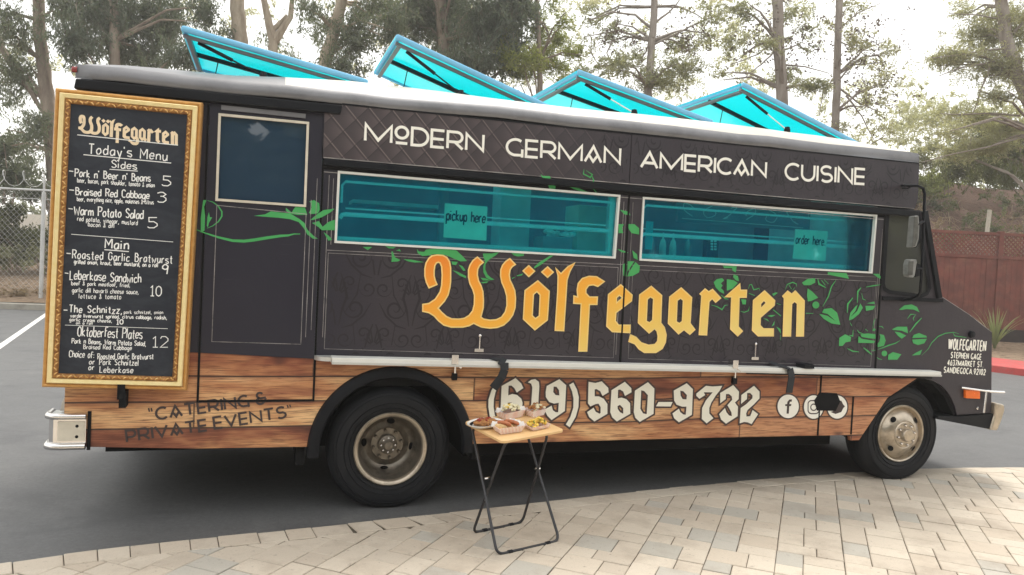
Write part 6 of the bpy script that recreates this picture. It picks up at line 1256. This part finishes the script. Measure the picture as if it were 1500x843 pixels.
# ------------------------------------------------------------------ left chain link fence
fe = thing('chain_link_fence', 'grey chain link fence with a steel post and wire coil on the far left', 'fence', tuple(UW(-12.8, 21.4)))
PU = [-24, -19.8, -15.6 - 1.1, -13.25, -9.8, -6.4]
wf = 21.45; gz_ = lambda u: terr(u, wf)
for u in PU:
    b0 = UW(u, wf, gz_(u) - .1); MB().tube([b0, b0 + Vector((0, 0, 3.1))], .055, 10).tube([b0 + Vector((0, 0, 3.1)), b0 + Vector((0, 0, 3.5))], .03, 8).build('post', M['galv'], fe, smooth=True)
MB().tube([UW(-24, wf, 3.25), UW(-6.4, wf, 3.25)], .03, 8).tube([UW(-24, wf, 3.0), UW(-6.4, wf, 3.0)], .010, 6).build('top_rail', M['galv'], fe)
cm = MB(); s_ = .16; zb_, zt_ = .45, 3.25; u = -24
while u < -6.4:
    for d in (1, -1):
        ua, ub = u, u + d * (zt_ - zb_)
        ta = 0; tb_ = 1
        if ub > -6.4: tb_ = (-6.4 - ua) / (ub - ua)
        if ub < -24: tb_ = (-24 - ua) / (ub - ua)
        if tb_ > .05: cm.tube([UW(ua, wf, zb_), UW(lerp(ua, ub, tb_), wf, lerp(zb_, zt_, tb_))], .0035, 3, cap=False)
    u += s_
cm.build('wire_mesh', M['galv'], fe, kind='stuff')
co = [UW(-24 + t * .055, wf + .22 * math.cos(t * .62), 3.55 + .22 * math.sin(t * .62)) for t in range(0, 320)]; MB().tube(co, .009, 4).build('wire_coil', M['galv'], fe)
fwl = thing('garden_wall', 'low pale wall glimpsed through the bushes beyond the left fence', 'wall', tuple(UW(-22, 40, 0))); MB().hexa([UW(-34, 40, 1), UW(-14, 40, 1), UW(-14, 40.3, 1), UW(-34, 40.3, 1)], [UW(-34, 40, 3.2), UW(-14, 40, 3.2), UW(-14, 40.3, 3.2), UW(-34, 40.3, 3.2)]).build('wall_body', M['roofwhite'], fwl)
# ------------------------------------------------------------------ right fence on its dark footing wall
rw = thing('retaining_wall', 'low dark wall under the red wooden fence on the right', 'wall', tuple(UW(9, 22)))
b = MB(); b.hexa([UW(7, 21.95, 0), UW(32, 21.95, 0), UW(32, 22.25, 0), UW(7, 22.25, 0)], [UW(7, 21.95, .64), UW(32, 21.95, .64), UW(32, 22.25, .64), UW(7, 22.25, .64)]); b.build('wall_face', M['wallbrown'], rw)
rfc = thing('wooden_fence', 'red stained board fence with lattice top to the right of the cab', 'fence', tuple(UW(9, 22, .64)))
def ub(mb, u0, u1, w0_, w1_, z0, z1): return mb.hexa([UW(u0, w0_, z0), UW(u1, w0_, z0), UW(u1, w1_, z0), UW(u0, w1_, z0)], [UW(u0, w0_, z1), UW(u1, w0_, z1), UW(u1, w1_, z1), UW(u0, w1_, z1)])
posts = [14.02 + 2.55 * k for k in range(-2, 5)]
for u in posts: ub(MB(), u - .07, u + .07, 21.96, 22.10, .641, 3.46).build('post', M['fencewood'], rfc, bevel=.008)
for a, b_ in zip(posts, posts[1:]):
    a += .07; b_ -= .07; n = 16
    for k in range(n):
        u0 = lerp(a, b_, k / n) + .004; u1 = lerp(a, b_, (k + 1) / n) - .004; dw = random.uniform(-.004, .004); ub(MB(), u0, u1, 22.0 + dw, 22.02 + dw, .66, 2.66).build('board', M['fencewood'], rfc, fixn=True)
    for z0, z1 in ((2.662, 2.75), (3.34, 3.42), (.645, .72)): ub(MB(), a, b_, 21.975, 22.06, z0, z1).build('rail', M['fencewood'], rfc)
    lt_ = MB(); zz0, zz1 = 2.75, 3.34; hh = zz1 - zz0; s = a - hh
    for d, wv in ((1, 22.0), (-1, 22.014)):
        s = a - hh - .1
        while s < b_ + .1:
            p0u, p1u = (s, s + hh) if d == 1 else (s + hh, s); za, zb2 = zz0, zz1
            ua, ub2 = p0u, p1u
            t0, t1 = 0, 1
            lo_, hi_ = (a - ua) / (ub2 - ua), (b_ - ua) / (ub2 - ua)
            if lo_ > hi_: lo_, hi_ = hi_, lo_
            t0, t1 = max(0, lo_), min(1, hi_)
            if t1 - t0 > .08: lt_.bar(UW(lerp(ua, ub2, t0), wv, lerp(za, zb2, t0)), UW(lerp(ua, ub2, t1), wv, lerp(za, zb2, t1)), .038, .012, (.31, .95, 0)) if False else lt_.bar(UW(lerp(ua, ub2, t0), wv, lerp(za, zb2, t0)), UW(lerp(ua, ub2, t1), wv, lerp(za, zb2, t1)), .036, .010, (.31, .95, 0))
            s += .125
    lt_.build('lattice', M['fencewood'], rfc, kind='stuff')
mk = D(1447, 322, 27); o = MB().bar((mk.x, mk.y, mk.z - .5), (mk.x + .06, mk.y, mk.z + .35), .10, .10, (0, 1, 0)).build('marker_post', M['cream_trim']); tag(o, 'short pale stake on the slope above the red fence', 'post')
# strap-leaved plant by the footing wall
pb = D(1457, 508, 20.6); pl_ = thing('strap_leaf_plant', 'clump of long strap leaves growing in front of the red fence', 'plant', tuple(pb))
for k in range(46):
    a = random.random() * 6.28; l = random.uniform(.6, 1.25); sp_ = random.uniform(.15, .75); mb = MB(); vs = []; w_ = random.uniform(.02, .032); sd_ = Vector((-math.sin(a), math.cos(a), 0))
    for i in range(6):
        t = i / 5; c = pb + Vector((math.cos(a) * l * sp_ * t ** 1.3, math.sin(a) * l * sp_ * t ** 1.3, l * (t - .35 * sp_ * t ** 2.6) - .05)); ww = w_ * (1 - t ** 2.2) + .002; vs += [c - sd_ * ww, c + Vector((0, 0, -.006)) , c + sd_ * ww]
    mb.add(vs, [(i * 3 + j, i * 3 + j + 1, i * 3 + j + 4, i * 3 + j + 3) for i in range(5) for j in range(2)]); mb.build('leaf', M['blade'], pl_, fixn=False)

# added air volume, veils the trees in place of lens glare
hz = MB().box(-70, 75, -34, 110, -1.2, 26).build('glare_haze', M['glare_haze'], kind='stuff')
